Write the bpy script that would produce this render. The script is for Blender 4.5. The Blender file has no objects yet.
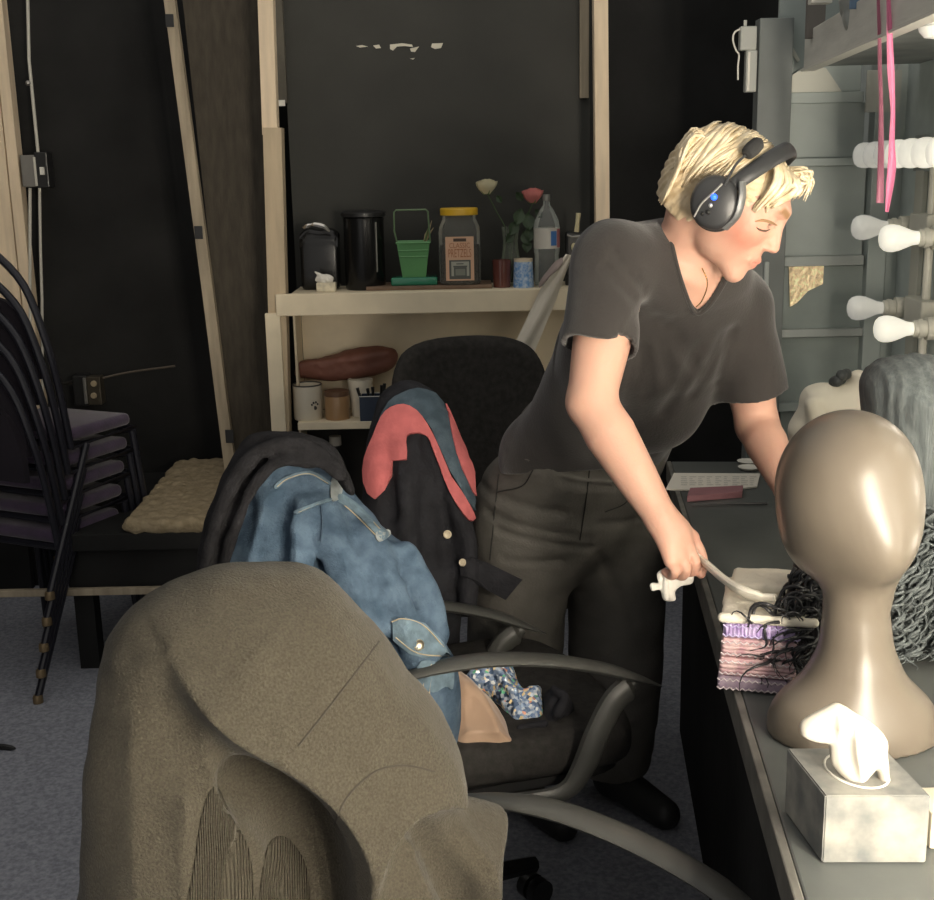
import bpy, bmesh, math, random
import numpy as np
from mathutils import Vector, Matrix
from mathutils.bvhtree import BVHTree

random.seed(7); RNG = np.random.default_rng(7)
SC = bpy.context.scene
COL = SC.collection
R_ = math.radians

# ------------------------------------------------------------------ camera
CAM = np.array([0.0, 0.0, 1.5]); PITCH = R_(13.13); ROLL = R_(-1.2); FPX = 1200.0
cd = bpy.data.cameras.new('camera'); cam = bpy.data.objects.new('camera', cd); COL.objects.link(cam)
cam.matrix_world = (Matrix.Translation(Vector(CAM)) @ Matrix.Rotation(math.pi/2 - PITCH, 4, 'X') @ Matrix.Rotation(ROLL, 4, 'Z'))
cd.sensor_width = 36.0; cd.sensor_fit = 'HORIZONTAL'; cd.lens = FPX/934.0*36.0; cd.clip_start = 0.02
SC.camera = cam
CM = np.array(cam.matrix_world)[:3, :3]

def ray(px, py):
    d = CM @ np.array([(px-467.0)/FPX, -(py-450.0)/FPX, -1.0]); return d
def P(px, py, Y):
    d = ray(px, py); return CAM + d*((Y-CAM[1])/d[1])
def PZ(px, py, Z):
    d = ray(px, py); return CAM + d*((Z-CAM[2])/d[2])
def PP(px, py, O, n):
    d = ray(px, py); return CAM + d*(np.dot(np.asarray(O)-CAM, n)/np.dot(d, n))
def proj(p):
    q = CM.T @ (np.asarray(p, float)-CAM); return (467+FPX*q[0]/-q[2], 450-FPX*q[1]/-q[2])
def unit(v):
    v = np.asarray(v, float); return v/np.linalg.norm(v)
def V(*a): return np.array(a, float)

# ------------------------------------------------------------------ materials
MATS = {}
def mat(name, col, rough=0.6, metal=0.0, var=0.0, vscale=8.0, bump=0.0, bscale=60.0, spec=0.5, coat=0.0,
        stretch=(1, 1, 1), col2=None, emit=None, estr=0.0, trans=0.0, alpha=1.0, sheen=0.0, ior=1.45, wave=None, sss=0.0):
    if name in MATS: return MATS[name]
    m = bpy.data.materials.new(name); m.use_nodes = True
    nt = m.node_tree; b = nt.nodes['Principled BSDF']; L = nt.links.new
    b.inputs['Base Color'].default_value = (*col, 1); b.inputs['Roughness'].default_value = rough
    b.inputs['Metallic'].default_value = metal; b.inputs['Specular IOR Level'].default_value = spec
    b.inputs['IOR'].default_value = ior
    if coat: b.inputs['Coat Weight'].default_value = coat; b.inputs['Coat Roughness'].default_value = 0.08
    if trans: b.inputs['Transmission Weight'].default_value = trans
    if sheen: b.inputs['Sheen Weight'].default_value = sheen; b.inputs['Sheen Roughness'].default_value = 0.5
    if sss:
        b.inputs['Subsurface Weight'].default_value = sss; b.inputs['Subsurface Radius'].default_value = (1.0, .35, .2); b.inputs['Subsurface Scale'].default_value = .006
    if alpha < 1: b.inputs['Alpha'].default_value = alpha
    if emit: b.inputs['Emission Color'].default_value = (*emit, 1); b.inputs['Emission Strength'].default_value = estr
    tc = None
    if var or bump or wave or col2:
        tc = nt.nodes.new('ShaderNodeTexCoord'); mp = nt.nodes.new('ShaderNodeMapping'); mp.inputs['Scale'].default_value = stretch
        L(tc.outputs['Object'], mp.inputs['Vector'])
    if var or col2:
        n = nt.nodes.new('ShaderNodeTexNoise'); n.inputs['Scale'].default_value = vscale; n.inputs['Detail'].default_value = 5
        L(mp.outputs['Vector'], n.inputs['Vector'])
        r = nt.nodes.new('ShaderNodeValToRGB'); L(n.outputs['Fac'], r.inputs['Fac'])
        c2 = col2 or tuple(c*(1+var) for c in col); c1 = col if col2 else tuple(c*(1-var) for c in col)
        r.color_ramp.elements[0].color = (*c1, 1); r.color_ramp.elements[1].color = (*c2, 1)
        r.color_ramp.elements[0].position = .35; r.color_ramp.elements[1].position = .65
        L(r.outputs['Color'], b.inputs['Base Color'])
    h = None
    if wave:
        w = nt.nodes.new('ShaderNodeTexWave'); w.inputs['Scale'].default_value = wave[0]; w.bands_direction = wave[1]
        w.inputs['Distortion'].default_value = wave[3] if len(wave) > 3 else 0.5
        L(mp.outputs['Vector'], w.inputs['Vector'])
        bp = nt.nodes.new('ShaderNodeBump'); bp.inputs['Strength'].default_value = wave[2]; bp.inputs['Distance'].default_value = .004
        L(w.outputs['Fac'], bp.inputs['Height']); L(bp.outputs['Normal'], b.inputs['Normal']); h = bp
    if bump:
        n2 = nt.nodes.new('ShaderNodeTexNoise'); n2.inputs['Scale'].default_value = bscale; n2.inputs['Detail'].default_value = 4
        L(mp.outputs['Vector'], n2.inputs['Vector'])
        bp = nt.nodes.new('ShaderNodeBump'); bp.inputs['Strength'].default_value = bump; bp.inputs['Distance'].default_value = .004
        L(n2.outputs['Fac'], bp.inputs['Height'])
        if h: L(h.outputs['Normal'], bp.inputs['Normal'])
        L(bp.outputs['Normal'], b.inputs['Normal'])
    MATS[name] = m; return m

def vcol_mat(name, rough=.5, sss=0.0, bump=0.0, bscale=200, spec=.5, sheen=0):
    """base colour from the mesh's own 'paint' attribute (markings the thing itself has)"""
    m = mat(name, (.5, .5, .5), rough, bump=bump, bscale=bscale, spec=spec, sss=sss, sheen=sheen)
    nt = m.node_tree; a = nt.nodes.new('ShaderNodeAttribute'); a.attribute_name = 'paint'
    nt.links.new(a.outputs['Color'], nt.nodes['Principled BSDF'].inputs['Base Color']); return m

def glass_mat(name, col=(1, 1, 1), alpha=.12, rough=.03):
    """thin clear plastic / glass: transparent with a glossy reflection"""
    m = bpy.data.materials.new(name); m.use_nodes = True; nt = m.node_tree; nt.nodes.clear(); L = nt.links.new
    o = nt.nodes.new('ShaderNodeOutputMaterial'); mx = nt.nodes.new('ShaderNodeMixShader'); t = nt.nodes.new('ShaderNodeBsdfTransparent')
    g = nt.nodes.new('ShaderNodeBsdfPrincipled'); g.inputs['Base Color'].default_value = (*col, 1); g.inputs['Roughness'].default_value = rough
    t.inputs['Color'].default_value = (*[.55+.45*c for c in col], 1)
    fr = nt.nodes.new('ShaderNodeFresnel'); ad = nt.nodes.new('ShaderNodeMath'); ad.operation = 'ADD'; ad.inputs[1].default_value = alpha
    L(fr.outputs[0], ad.inputs[0]); L(ad.outputs[0], mx.inputs[0]); L(t.outputs[0], mx.inputs[1]); L(g.outputs[0], mx.inputs[2]); L(mx.outputs[0], o.inputs[0])
    MATS[name] = m; return m

# ------------------------------------------------------------------ mesh builder
class MB:
    def __init__(s): s.v = []; s.f = []; s.m = []; s.mi = 0
    def add(s, v, f):
        o = len(s.v); s.v.extend([tuple(map(float, q)) for q in v]); s.f.extend([tuple(int(i)+o for i in q) for q in f]); s.m.extend([s.mi]*len(f)); return s
    def box(s, lo, hi, M=None, bev=0.0, seg=2):
        bm = bmesh.new(); bmesh.ops.create_cube(bm, size=1)
        lo = np.asarray(lo, float); hi = np.asarray(hi, float)
        for v in bm.verts: v.co = Vector((lo+hi)/2 + (hi-lo)*np.array(v.co))
        if bev: bmesh.ops.bevel(bm, geom=bm.edges[:], offset=bev, segments=seg, affect='EDGES', profile=.5)
        if M is not None: bm.transform(M)
        s._bm(bm); return s
    def _bm(s, bm):
        bm.verts.index_update(); s.add([v.co[:] for v in bm.verts], [[v.index for v in f.verts] for f in bm.faces]); bm.free()
    def lathe(s, prof, c=(0, 0, 0), n=32, M=None, cap=True):
        """prof: [(radius, z)]"""
        v = []; f = []; k = len(prof)
        for i in range(n):
            a = 2*math.pi*i/n
            for r, z in prof: v.append((c[0]+r*math.cos(a), c[1]+r*math.sin(a), c[2]+z))
        for i in range(n):
            j = (i+1) % n
            for q in range(k-1): f.append((i*k+q, j*k+q, j*k+q+1, i*k+q+1))
        if cap:
            if prof[0][0] > 1e-5: f.append([i*k for i in range(n)][::-1])
            if prof[-1][0] > 1e-5: f.append([i*k+k-1 for i in range(n)])
        if M is not None: v = [tuple(M @ Vector(q)) for q in v]
        s.add(v, f); return s
    def tube(s, pts, r, n=8, flat=None, closed=False, up=None):
        """swept tube; r number or list; flat=(a,b) scales the cross-section across/along up"""
        pts = [np.asarray(p, float) for p in pts]; k = len(pts); rr = r if hasattr(r, '__len__') else [r]*k
        a, b = flat or (1, 1); v = []; f = []; prev = None
        for i in range(k):
            t = unit(pts[(i+1) % k if closed else min(i+1, k-1)]-pts[(i-1) % k if closed else max(i-1, 0)])
            if up is not None: x = np.cross(t, up)
            elif prev is None: x = np.cross(t, V(0, 0, 1) if abs(t[2]) < .9 else V(1, 0, 0))
            else: x = prev-t*np.dot(prev, t)
            x = unit(x); y = np.cross(x, t); prev = x
            for j in range(n):
                q = 2*math.pi*j/n; v.append(pts[i]+rr[i]*(a*math.cos(q)*x+b*math.sin(q)*y))
        for i in range(k if closed else k-1):
            i2 = (i+1) % k
            for j in range(n): f.append((i*n+j, i*n+(j+1) % n, i2*n+(j+1) % n, i2*n+j))
        if not closed: f.append(list(range(n))[::-1]); f.append([(k-1)*n+j for j in range(n)])
        s.add(v, f); return s
    def ball(s, c, r, n=16, m=10):
        r = r if hasattr(r, '__len__') else (r, r, r)
        v = [(c[0], c[1], c[2]+r[2])]; f = []
        for i in range(1, m):
            for j in range(n):
                a = math.pi*i/m; b = 2*math.pi*j/n; v.append((c[0]+r[0]*math.sin(a)*math.cos(b), c[1]+r[1]*math.sin(a)*math.sin(b), c[2]+r[2]*math.cos(a)))
        v.append((c[0], c[1], c[2]-r[2])); e = len(v)-1
        for j in range(n):
            k = (j+1) % n; f.append((0, 1+j, 1+k)); f.append((e, 1+(m-2)*n+k, 1+(m-2)*n+j))
            for i in range(m-2): f.append((1+i*n+j, 1+(i+1)*n+j, 1+(i+1)*n+k, 1+i*n+k))
        s.add(v, f); return s
    def grid(s, fn, nu, nv, thick=0.0):
        """sheet fn(a,b) a,b in 0..1; with thickness along its normals"""
        pts = np.array([[fn(i/nu, j/nv) for j in range(nv+1)] for i in range(nu+1)], float)
        def idx(i, j): return i*(nv+1)+j
        fs = [(idx(i, j), idx(i+1, j), idx(i+1, j+1), idx(i, j+1)) for i in range(nu) for j in range(nv)]
        if not thick: s.add(pts.reshape(-1, 3), fs); return s
        du = np.gradient(pts, axis=0); dv = np.gradient(pts, axis=1); nn = np.cross(du, dv); nn /= np.linalg.norm(nn, axis=2, keepdims=True)+1e-12
        N = (nu+1)*(nv+1); top = (pts+nn*thick/2).reshape(-1, 3); bot = (pts-nn*thick/2).reshape(-1, 3)
        f = fs+[tuple(N+q for q in t[::-1]) for t in fs]
        bd = [idx(i, 0) for i in range(nu+1)]+[idx(nu, j) for j in range(1, nv+1)]+[idx(i, nv) for i in range(nu-1, -1, -1)]+[idx(0, j) for j in range(nv-1, 0, -1)]
        for a, b in zip(bd, bd[1:]+bd[:1]): f.append((b, a, N+a, N+b))
        s.add(np.vstack([top, bot]), f); return s
    def prism(s, poly, O, U, W, N_, depth):
        """polygon (u,w) in plane O,U,W extruded along N_ by depth"""
        O, U, W, N_ = map(lambda q: np.asarray(q, float), (O, U, W, N_)); k = len(poly)
        a = [O+U*p[0]+W*p[1] for p in poly]; b = [q+N_*depth for q in a]
        f = [list(range(k)), list(range(k, 2*k))[::-1]]+[((i+1) % k, i, k+i, k+(i+1) % k) for i in range(k)]
        s.add(a+b, f); return s
    def text(s, body, size, M, depth=.0004, align='CENTER'):
        c = bpy.data.curves.new('t', 'FONT'); c.body = body; c.size = size; c.align_x = align; c.align_y = 'CENTER'; c.extrude = depth; c.resolution_u = 2
        o = bpy.data.objects.new('t', c); COL.objects.link(o); dg = bpy.context.evaluated_depsgraph_get(); dg.update()
        me = bpy.data.meshes.new_from_object(o.evaluated_get(dg)); me.transform(M)
        s.add([v.co[:] for v in me.vertices], [list(p.vertices) for p in me.polygons])
        bpy.data.objects.remove(o); bpy.data.curves.remove(c); bpy.data.meshes.remove(me); return s

def origin_of(o):
    p = np.zeros(3)
    while o is not None: p += np.array(o.location); o = o.parent
    return p

def obj(name, mb, m, parent=None, smooth=True, local=False, loc=None, label=None, paint=None, ang=35):
    """one mesh object; vertices given in world space unless local"""
    if isinstance(mb, tuple): v, f = mb; mi = None
    else: v, f, mi = mb.v, mb.f, mb.m
    v = np.asarray(v, float).reshape(-1, 3)
    org = np.zeros(3)
    if parent is not None and not local: org = origin_of(parent)
    elif parent is None and loc is None and not local and len(v): org = np.array([(v[:, 0].min()+v[:, 0].max())/2, (v[:, 1].min()+v[:, 1].max())/2, v[:, 2].min()])
    elif loc is not None: org = np.asarray(loc, float)
    me = bpy.data.meshes.new(name); me.from_pydata((v-org).tolist(), [], [list(map(int, q)) for q in f])
    ms = m if isinstance(m, (list, tuple)) else [m]
    for q in ms: me.materials.append(q)
    if mi is not None and len(ms) > 1:
        for p, k in zip(me.polygons, mi): p.material_index = k
    if paint is not None:
        at = me.color_attributes.new('paint', 'FLOAT_COLOR', 'POINT'); at.data.foreach_set('color', np.hstack([paint, np.ones((len(v), 1))]).astype(np.float32).ravel())
    me.validate(); me.update()
    if smooth:
        me.polygons.foreach_set('use_smooth', [True]*len(me.polygons))
        if ang and len(v) < 60000:
            me.set_sharp_from_angle(angle=R_(ang))
    o = bpy.data.objects.new(name, me); COL.objects.link(o)
    if parent is not None: o.parent = parent
    else: o.location = org
    if label: o['label'] = label
    return o

def tag(o, label, cat, group=None, kind=None):
    o['label'] = label; o['category'] = cat
    if group: o['group'] = group
    if kind: o['kind'] = kind
    return o
def thing(name, label, cat, loc=(0, 0, 0), rz=0.0, group=None):
    o = bpy.data.objects.new(name, None); COL.objects.link(o); o.empty_display_size = .05
    o.location = Vector(loc); o.rotation_euler = (0, 0, rz); return tag(o, label, cat, group)
def struct(name, mb, m, smooth=False, label=None):
    o = obj(name, mb, m, smooth=smooth); o['kind'] = 'structure'
    if label: o['label'] = label
    return o
def dup(o, parent=None):
    c = o.copy(); COL.objects.link(c)
    if parent is not None: c.parent = parent
    for ch in list(o.children): dup(ch, c)
    return c

# ------------------------------------------------------------------ curves / noise / SDF
def cat(pts, n=8, closed=False):
    pts = [np.asarray(p, float) for p in pts]; k = len(pts); out = []
    for i in range(k if closed else k-1):
        p0 = pts[(i-1) % k] if closed or i > 0 else 2*pts[0]-pts[1]
        p1 = pts[i]; p2 = pts[(i+1) % k]
        p3 = pts[(i+2) % k] if closed or i+2 < k else 2*pts[-1]-pts[-2]
        for j in range(n):
            t = j/n; out.append(.5*((2*p1)+(-p0+p2)*t+(2*p0-5*p1+4*p2-p3)*t*t+(-p0+3*p1-3*p2+p3)*t**3))
    if not closed: out.append(pts[-1])
    return out

def vnoise(p, seed=0):
    p = np.asarray(p, float); i = np.floor(p).astype(np.int64); f = p-i; u = f*f*(3-2*f)
    def h(x, y, z):
        n = (x*374761393+y*668265263+z*2147483647+seed*974634777) & 0xffffffff
        n = ((n ^ (n >> 13))*1274126177) & 0xffffffff; n = n ^ (n >> 16); return (n & 0xffff)/32767.5-1
    r = 0
    for a in (0, 1):
        for b in (0, 1):
            for c in (0, 1):
                w = (u[:, 0] if a else 1-u[:, 0])*(u[:, 1] if b else 1-u[:, 1])*(u[:, 2] if c else 1-u[:, 2])
                r = r+w*h(i[:, 0]+a, i[:, 1]+b, i[:, 2]+c)
    return r
def fbm(p, o=3, seed=0):
    r = 0; a = 1.0
    for k in range(o): r = r+a*vnoise(p*(2**k), seed+k); a *= .5
    return r

def smin(a, b, k):
    h = np.clip(.5+.5*(b-a)/k, 0, 1); return b*(1-h)+a*h-k*h*(1-h)
def ssub(a, b, k): return -smin(-a, b, k)
def s_ball(p, c, r): return np.linalg.norm(p-np.asarray(c), axis=1)-r
def s_ell(p, c, r, M=None):
    q = p-np.asarray(c, float)
    if M is not None: q = q @ np.asarray(M).T
    r = np.asarray(r, float); k0 = np.linalg.norm(q/r, axis=1); k1 = np.linalg.norm(q/(r*r), axis=1)+1e-9; return k0*(k0-1)/k1
def s_cap(p, a, b, ra, rb=None):
    rb = ra if rb is None else rb; a = np.asarray(a, float); b = np.asarray(b, float); d = b-a
    t = np.clip(((p-a) @ d)/(d @ d+1e-12), 0, 1); return np.linalg.norm(p-a-t[:, None]*d, axis=1)-(ra+(rb-ra)*t)
def s_path(p, pts, r, k=None):
    """polyline of tapered capsules"""
    rr = r if hasattr(r, '__len__') else [r]*len(pts); d = None
    for i in range(len(pts)-1):
        e = s_cap(p, pts[i], pts[i+1], rr[i], rr[i+1]); d = e if d is None else (np.minimum(d, e) if not k else smin(d, e, k))
    return d
def s_eseg(p, A, B, side, a0, b0, a1, b1):
    """tapered elliptic segment A->B; a along 'side', b along the third axis"""
    A = np.asarray(A, float); B = np.asarray(B, float); ax = unit(B-A); L = np.linalg.norm(B-A)
    s = np.asarray(side, float); s = unit(s-ax*(s @ ax)); w = np.cross(ax, s); q = p-A; t = q @ ax; tt = np.clip(t/L, 0, 1)
    a = a0+(a1-a0)*tt; b = b0+(b1-b0)*tt; u = q @ s; v = q @ w; e = np.where(t < 0, -t, np.where(t > L, t-L, 0))
    m = np.minimum(a, b); k = np.sqrt((u/a)**2+(v/b)**2+(e/m)**2); k1 = np.sqrt((u/a**2)**2+(v/b**2)**2+(e/m**2)**2)+1e-9
    return k*(k-1)/k1
def s_box(p, c, hs, r=0.0, M=None):
    q = p-np.asarray(c, float)
    if M is not None: q = q @ np.asarray(M).T
    q = np.abs(q)-np.asarray(hs)+r; return np.linalg.norm(np.maximum(q, 0), axis=1)+np.minimum(q.max(axis=1), 0)-r
def poly_sd(u, w, poly):
    poly = np.asarray(poly, float); d = np.full(u.shape, 1e9); ins = np.zeros(u.shape, bool); n = len(poly)
    for i in range(n):
        a = poly[i]; b = poly[(i+1) % n]; e = b-a; px = u-a[0]; py = w-a[1]
        t = np.clip((px*e[0]+py*e[1])/(e @ e+1e-12), 0, 1); d = np.minimum(d, (px-e[0]*t)**2+(py-e[1]*t)**2)
        c = ((a[1] > w) != (b[1] > w)); ins ^= c & (u < (e[0])*(w-a[1])/(e[1] if abs(e[1]) > 1e-12 else 1e-12)+a[0])
    d = np.sqrt(d); return np.where(ins, -d, d)

def nets(f, lo, hi, h, B=8, lip=1.6):
    """surface nets of f(points)->signed distance in the box lo..hi at step h; returns (verts, quads)"""
    lo = np.asarray(lo, float); hi = np.asarray(hi, float); nb = np.ceil((hi-lo)/(h*B)).astype(int)+1; n = nb*B
    bc = np.stack(np.meshgrid(*[np.arange(k) for k in nb], indexing='ij'), -1).reshape(-1, 3)
    cen = lo+(bc*B+(B-1)/2)*h
    dc = np.concatenate([f(cen[i:i+200000]) for i in range(0, len(cen), 200000)])
    A = np.empty(n, np.float32); A.reshape(nb[0], B, nb[1], B, nb[2], B)[...] = dc.reshape(nb)[:, None, :, None, :, None]
    act = bc[np.abs(dc) < lip*B*h*.87+h]; loc = np.stack(np.meshgrid(*[np.arange(B)]*3, indexing='ij'), -1).reshape(-1, 3)
    ch = 400
    for i in range(0, len(act), ch):
        g = (act[i:i+ch, None, :]*B+loc[None]).reshape(-1, 3); A[g[:, 0], g[:, 1], g[:, 2]] = f(lo+g*h)
    ins = A < 0; c8 = np.zeros(tuple(n-1), np.int8)
    for a in (0, 1):
        for b in (0, 1):
            for c in (0, 1): c8 += ins[a:n[0]-1+a, b:n[1]-1+b, c:n[2]-1+c]
    cells = np.argwhere((c8 > 0) & (c8 < 8)); idx = np.full(tuple(n-1), -1, np.int32); idx[tuple(cells.T)] = np.arange(len(cells))
    cor = np.array([(a, b, c) for a in (0, 1) for b in (0, 1) for c in (0, 1)]); val = np.stack([A[tuple((cells+k).T)] for k in cor], 1).astype(float)
    acc = np.zeros((len(cells), 3)); cnt = np.zeros(len(cells))
    for i in range(8):
        for j in range(i+1, 8):
            if np.abs(cor[i]-cor[j]).sum() == 1:
                x = (val[:, i] < 0) != (val[:, j] < 0); t = val[:, i]/(val[:, i]-val[:, j]+1e-20); t = np.clip(t, 0, 1)
                q = cor[i]+t[:, None]*(cor[j]-cor[i]); acc[x] += q[x]; cnt[x] += 1
    vs = lo+(cells+acc/cnt[:, None])*h; quads = []
    for ax in range(3):
        o1, o2 = [(1, 2), (2, 0), (0, 1)][ax]
        sl = [slice(1, None)]*3; s0 = list(sl); s1 = list(sl); s0[ax] = slice(0, n[ax]-1); s1[ax] = slice(1, None)
        a = ins[tuple(s0)]; b = ins[tuple(s1)]; e = np.argwhere(a != b); base = e.copy(); base[:, o1] += 1; base[:, o2] += 1
        fl = a[tuple(e.T)]
        ok = np.all(base < n-1, axis=1); base = base[ok]; fl = fl[ok]
        d1 = np.zeros(3, int); d1[o1] = 1; d2 = np.zeros(3, int); d2[o2] = 1
        q = np.stack([idx[tuple((base-d1-d2).T)], idx[tuple((base-d2).T)], idx[tuple(base.T)], idx[tuple((base-d1).T)]], 1)
        q[~fl] = q[~fl][:, ::-1]; quads.append(q)
    q = np.vstack(quads); q = q[(q >= 0).all(1)]; return vs, q

def plane_frame(n):
    n = unit(n); w = unit(V(0, 0, 1)-n*n[2]); u = np.cross(w, n); return u, w, n       # n points to the viewer side
def relief(outline, O, n, T, h=.005, R=None, ridges=(), lean=None, noise=(0.0, 10), extra=None, smooth=4, seed=0, bulge=0.0, crests=()):
    """thick rounded cloth body: an outline seen from the front, its own thickness, folds as ridges / grooves"""
    u, w, n = plane_frame(n); O = np.asarray(O, float)
    def loc(px, py):
        q = PP(px, py, O, n)-O; return np.array([q @ u, q @ w])
    poly = np.array(cat([loc(*p) for p in outline], smooth, True)); R = T if R is None else R
    rid = []
    for pts, off, r, k in ridges:
        rid.append((np.array([[*loc(p[0], p[1]), (off if len(p) < 3 else p[2]), off] for p in pts]), r, k))
    for pt, r, k in rid:
        if k < 0: pt[:, 2] = T+bulge+pt[:, 3]
    for i, (pt, r, k) in enumerate(rid): rid[i] = (np.array(cat(pt[:, :3], 5)), r, k)
    crs = [(np.array(cat([loc(*q) for q in c[0]], 5)), c[1], c[2], c[3], (c[4] if len(c) > 4 else 0.0)) for c in crests]
    ln = None
    if lean: ln = sorted((loc(467, y)[1], t) for y, t in lean)
    def f(p):
        q = p-O; a = q @ u; b = q @ w; t = q @ n
        if ln: t = t-np.interp(b, [x[0] for x in ln], [x[1] for x in ln])
        d2 = poly_sd(a, b, poly); TT = T+bulge*np.clip(-d2/.12, 0, 1)
        q0 = d2+R; q1 = np.abs(t)-(TT-R); d = np.minimum(np.maximum(q0, q1), 0)+np.sqrt(np.maximum(q0, 0)**2+np.maximum(q1, 0)**2)-R
        l = np.stack([a, b, t], 1)
        for pt, r, k in rid:
            e = s_path(l, pt, abs(r)) if not hasattr(r, '__len__') else s_path(l, pt, np.interp(np.linspace(0, 1, len(pt)), np.linspace(0, 1, len(r)), np.abs(r)))
            d = ssub(d, e, abs(k)) if k < 0 else smin(d, e, k)
        for pl, amp, wl, wr, rec in crs:
            best = np.full(len(a), 1e9); side_ = np.ones(len(a)); tt = np.zeros(len(a)); nseg = len(pl)-1
            for i in range(nseg):
                e = pl[i+1]-pl[i]; qx = a-pl[i][0]; qy = b-pl[i][1]; k = np.clip((qx*e[0]+qy*e[1])/(e @ e+1e-12), 0, 1)
                dd = np.hypot(qx-e[0]*k, qy-e[1]*k); m = dd < best; best = np.where(m, dd, best); side_ = np.where(m, np.sign(e[0]*qy-e[1]*qx), side_); tt = np.where(m, (i+k)/nseg, tt)
            w_ = np.where(side_ > 0, wl, wr); fade = np.clip(np.minimum(tt*5+.15, 1), 0, 1)
            if rec: d = d+np.where(side_ > 0, 0, rec*fade*(1-np.exp(-best/wr))*np.exp(-(best/.20)**2))*np.clip(t/T, 0, 1)
            d = d-amp*fade*np.exp(-best/w_)*np.clip(t/T, 0, 1)*np.clip(-d2/.03, 0, 1)
        if extra: d = extra(d, p, a, b, t)
        if noise[0]: d = d+noise[0]*fbm(p*noise[1], 3, seed)
        return d
    cs = np.array([O+u*q[0]+w*q[1] for q in poly]); pad = T+.1+(max(abs(t) for _, t in lean) if lean else 0)
    return nets(f, cs.min(0)-pad, cs.max(0)+pad, h)
def bvh_of(vf): return BVHTree.FromPolygons([tuple(v) for v in vf[0]], [list(map(int, q)) for q in vf[1]])
def cast(b, px, py):
    d = ray(px, py); r = b.ray_cast(Vector(CAM), Vector(unit(d)))
    return (np.array(r[0]), np.array(r[1])) if r[0] is not None else (None, None)
def on_surface(b, pts, lift=.001, n=6):
    out = []
    for p in cat([np.array(q, float) for q in pts], n):
        c, nn = cast(b, p[0], p[1])
        if c is not None: out.append(c+unit(CAM-c)*lift)
    return out
def rectbox(mb, x0, y0, x1, y1, Y, depth, bev=0.0):
    """upright box whose front spans these picture corners at distance Y, going 'depth' back"""
    a = (P(x0, y0, Y)+P(x0, y1, Y))/2; b = (P(x1, y0, Y)+P(x1, y1, Y))/2
    zt = (P(x0, y0, Y)[2]+P(x1, y0, Y)[2])/2; zb = (P(x0, y1, Y)[2]+P(x1, y1, Y)[2])/2
    return mb.box((a[0], Y, zb), (b[0], Y+depth, zt), bev=bev)

from mathutils.geometry import delaunay_2d_cdt
def drape(b, poly_px, lift=.002, thick=.003, step=3.0, closed=4, Yfall=None, wrinkle=0.0):
    """cloth patch lying on a surface: picture-outlined, cut to shape, with its own thickness"""
    pl = cat([np.array(p, float) for p in poly_px], closed, True) if closed else [np.array(p, float) for p in poly_px]
    poly = np.array(pl); n = len(poly); x0, y0 = poly.min(0); x1, y1 = poly.max(0)
    gx, gy = np.meshgrid(np.arange(x0, x1, step), np.arange(y0, y1, step)); g = np.stack([gx.ravel(), gy.ravel()], 1)
    d = poly_sd(g[:, 0], g[:, 1], poly); g = g[d < -step*.6]
    allp = [Vector(map(float, p)) for p in np.vstack([poly, g])]
    r = delaunay_2d_cdt(allp, [], [list(range(n))], 1, 1e-5); vs = [np.array(v) for v in r[0]]; fs = [list(f) for f in r[2]]
    pos = []; nor = []
    for v in vs:
        c, nn = cast(b, *v)
        pos.append(c); nor.append(nn)
    good = [i for i, c in enumerate(pos) if c is not None]
    gv = np.array([vs[i] for i in good])
    for i, c in enumerate(pos):
        if c is None:
            j = good[int(np.argmin(((gv-vs[i])**2).sum(1)))]; dd = ray(*vs[i]); Yd = pos[j][1]; pos[i] = CAM+dd*(Yd/dd[1])+V(0, .004, 0); nor[i] = -unit(dd)
    pos = np.array(pos); nor = np.array(nor); view = CAM-pos; view /= np.linalg.norm(view, axis=1, keepdims=True)
    nn = nor+view*.5; nn /= np.linalg.norm(nn, axis=1, keepdims=True)
    w = wrinkle*fbm(pos*45, 2, 5)[:, None] if wrinkle else 0
    top = pos+nn*(lift+thick+w); bot = pos+nn*(lift-thick*.2)
    N = len(pos); f = fs+[[q+N for q in t[::-1]] for t in fs]
    cnt = {}
    for t in fs:
        for a, c in zip(t, t[1:]+t[:1]): cnt[(a, c)] = 1
    for (a, c) in list(cnt):
        if (c, a) not in cnt: f.append([c, a, a+N, c+N])
    return np.vstack([top, bot]), f
# ------------------------------------------------------------------ setting
m_black = mat('black wall paint', (.016, .016, .0155), .75, var=.35, vscale=3, bump=.25, bscale=30, spec=.2)
m_panel = mat('charcoal board paint', (.042, .042, .037), .6, var=.12, vscale=4, bump=.1, bscale=50, spec=.3)
m_cream = mat('cream shelf paint', (.76, .66, .48), .55, var=.06, vscale=9, bump=.12, bscale=35)
m_post = mat('pale pine post', (.74, .60, .43), .6, var=.10, vscale=6, bump=.15, bscale=40, stretch=(6, 6, .6))
m_strip = mat('weathered pine batten', (.36, .30, .215), .7, var=.2, vscale=6, bump=.25, bscale=40, stretch=(6, 6, .6))
m_rough = mat('rough brown chipboard', (.042, .035, .025), .85, col2=(.062, .052, .038), vscale=18, bump=.4, bscale=70, stretch=(3, 3, .6))
m_carpet = mat('grey speckled carpet', (.225, .235, .27), .95, col2=(.355, .365, .41), vscale=90, bump=.6, bscale=220, spec=.1)
m_grey = mat('glare-greyed satin paint', (.36, .405, .39), .38, var=.10, vscale=5, bump=.06, bscale=20, spec=.6)  # dark paint lightened; lens glare is put into this colour
m_greylite = mat('worn glare-greyed paint', (.36, .39, .375), .4, var=.15, vscale=6, spec=.5)
m_pane = mat('glossy dark pane', (.28, .32, .305), .15, var=.15, vscale=4, bump=.03, bscale=8, spec=.7)  # pane lightened as well, glare sits in its colour
m_metal = mat('dull metal', (.35, .34, .32), .4, .8)
m_white = mat('white paint', (.72, .70, .63), .5)
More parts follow.
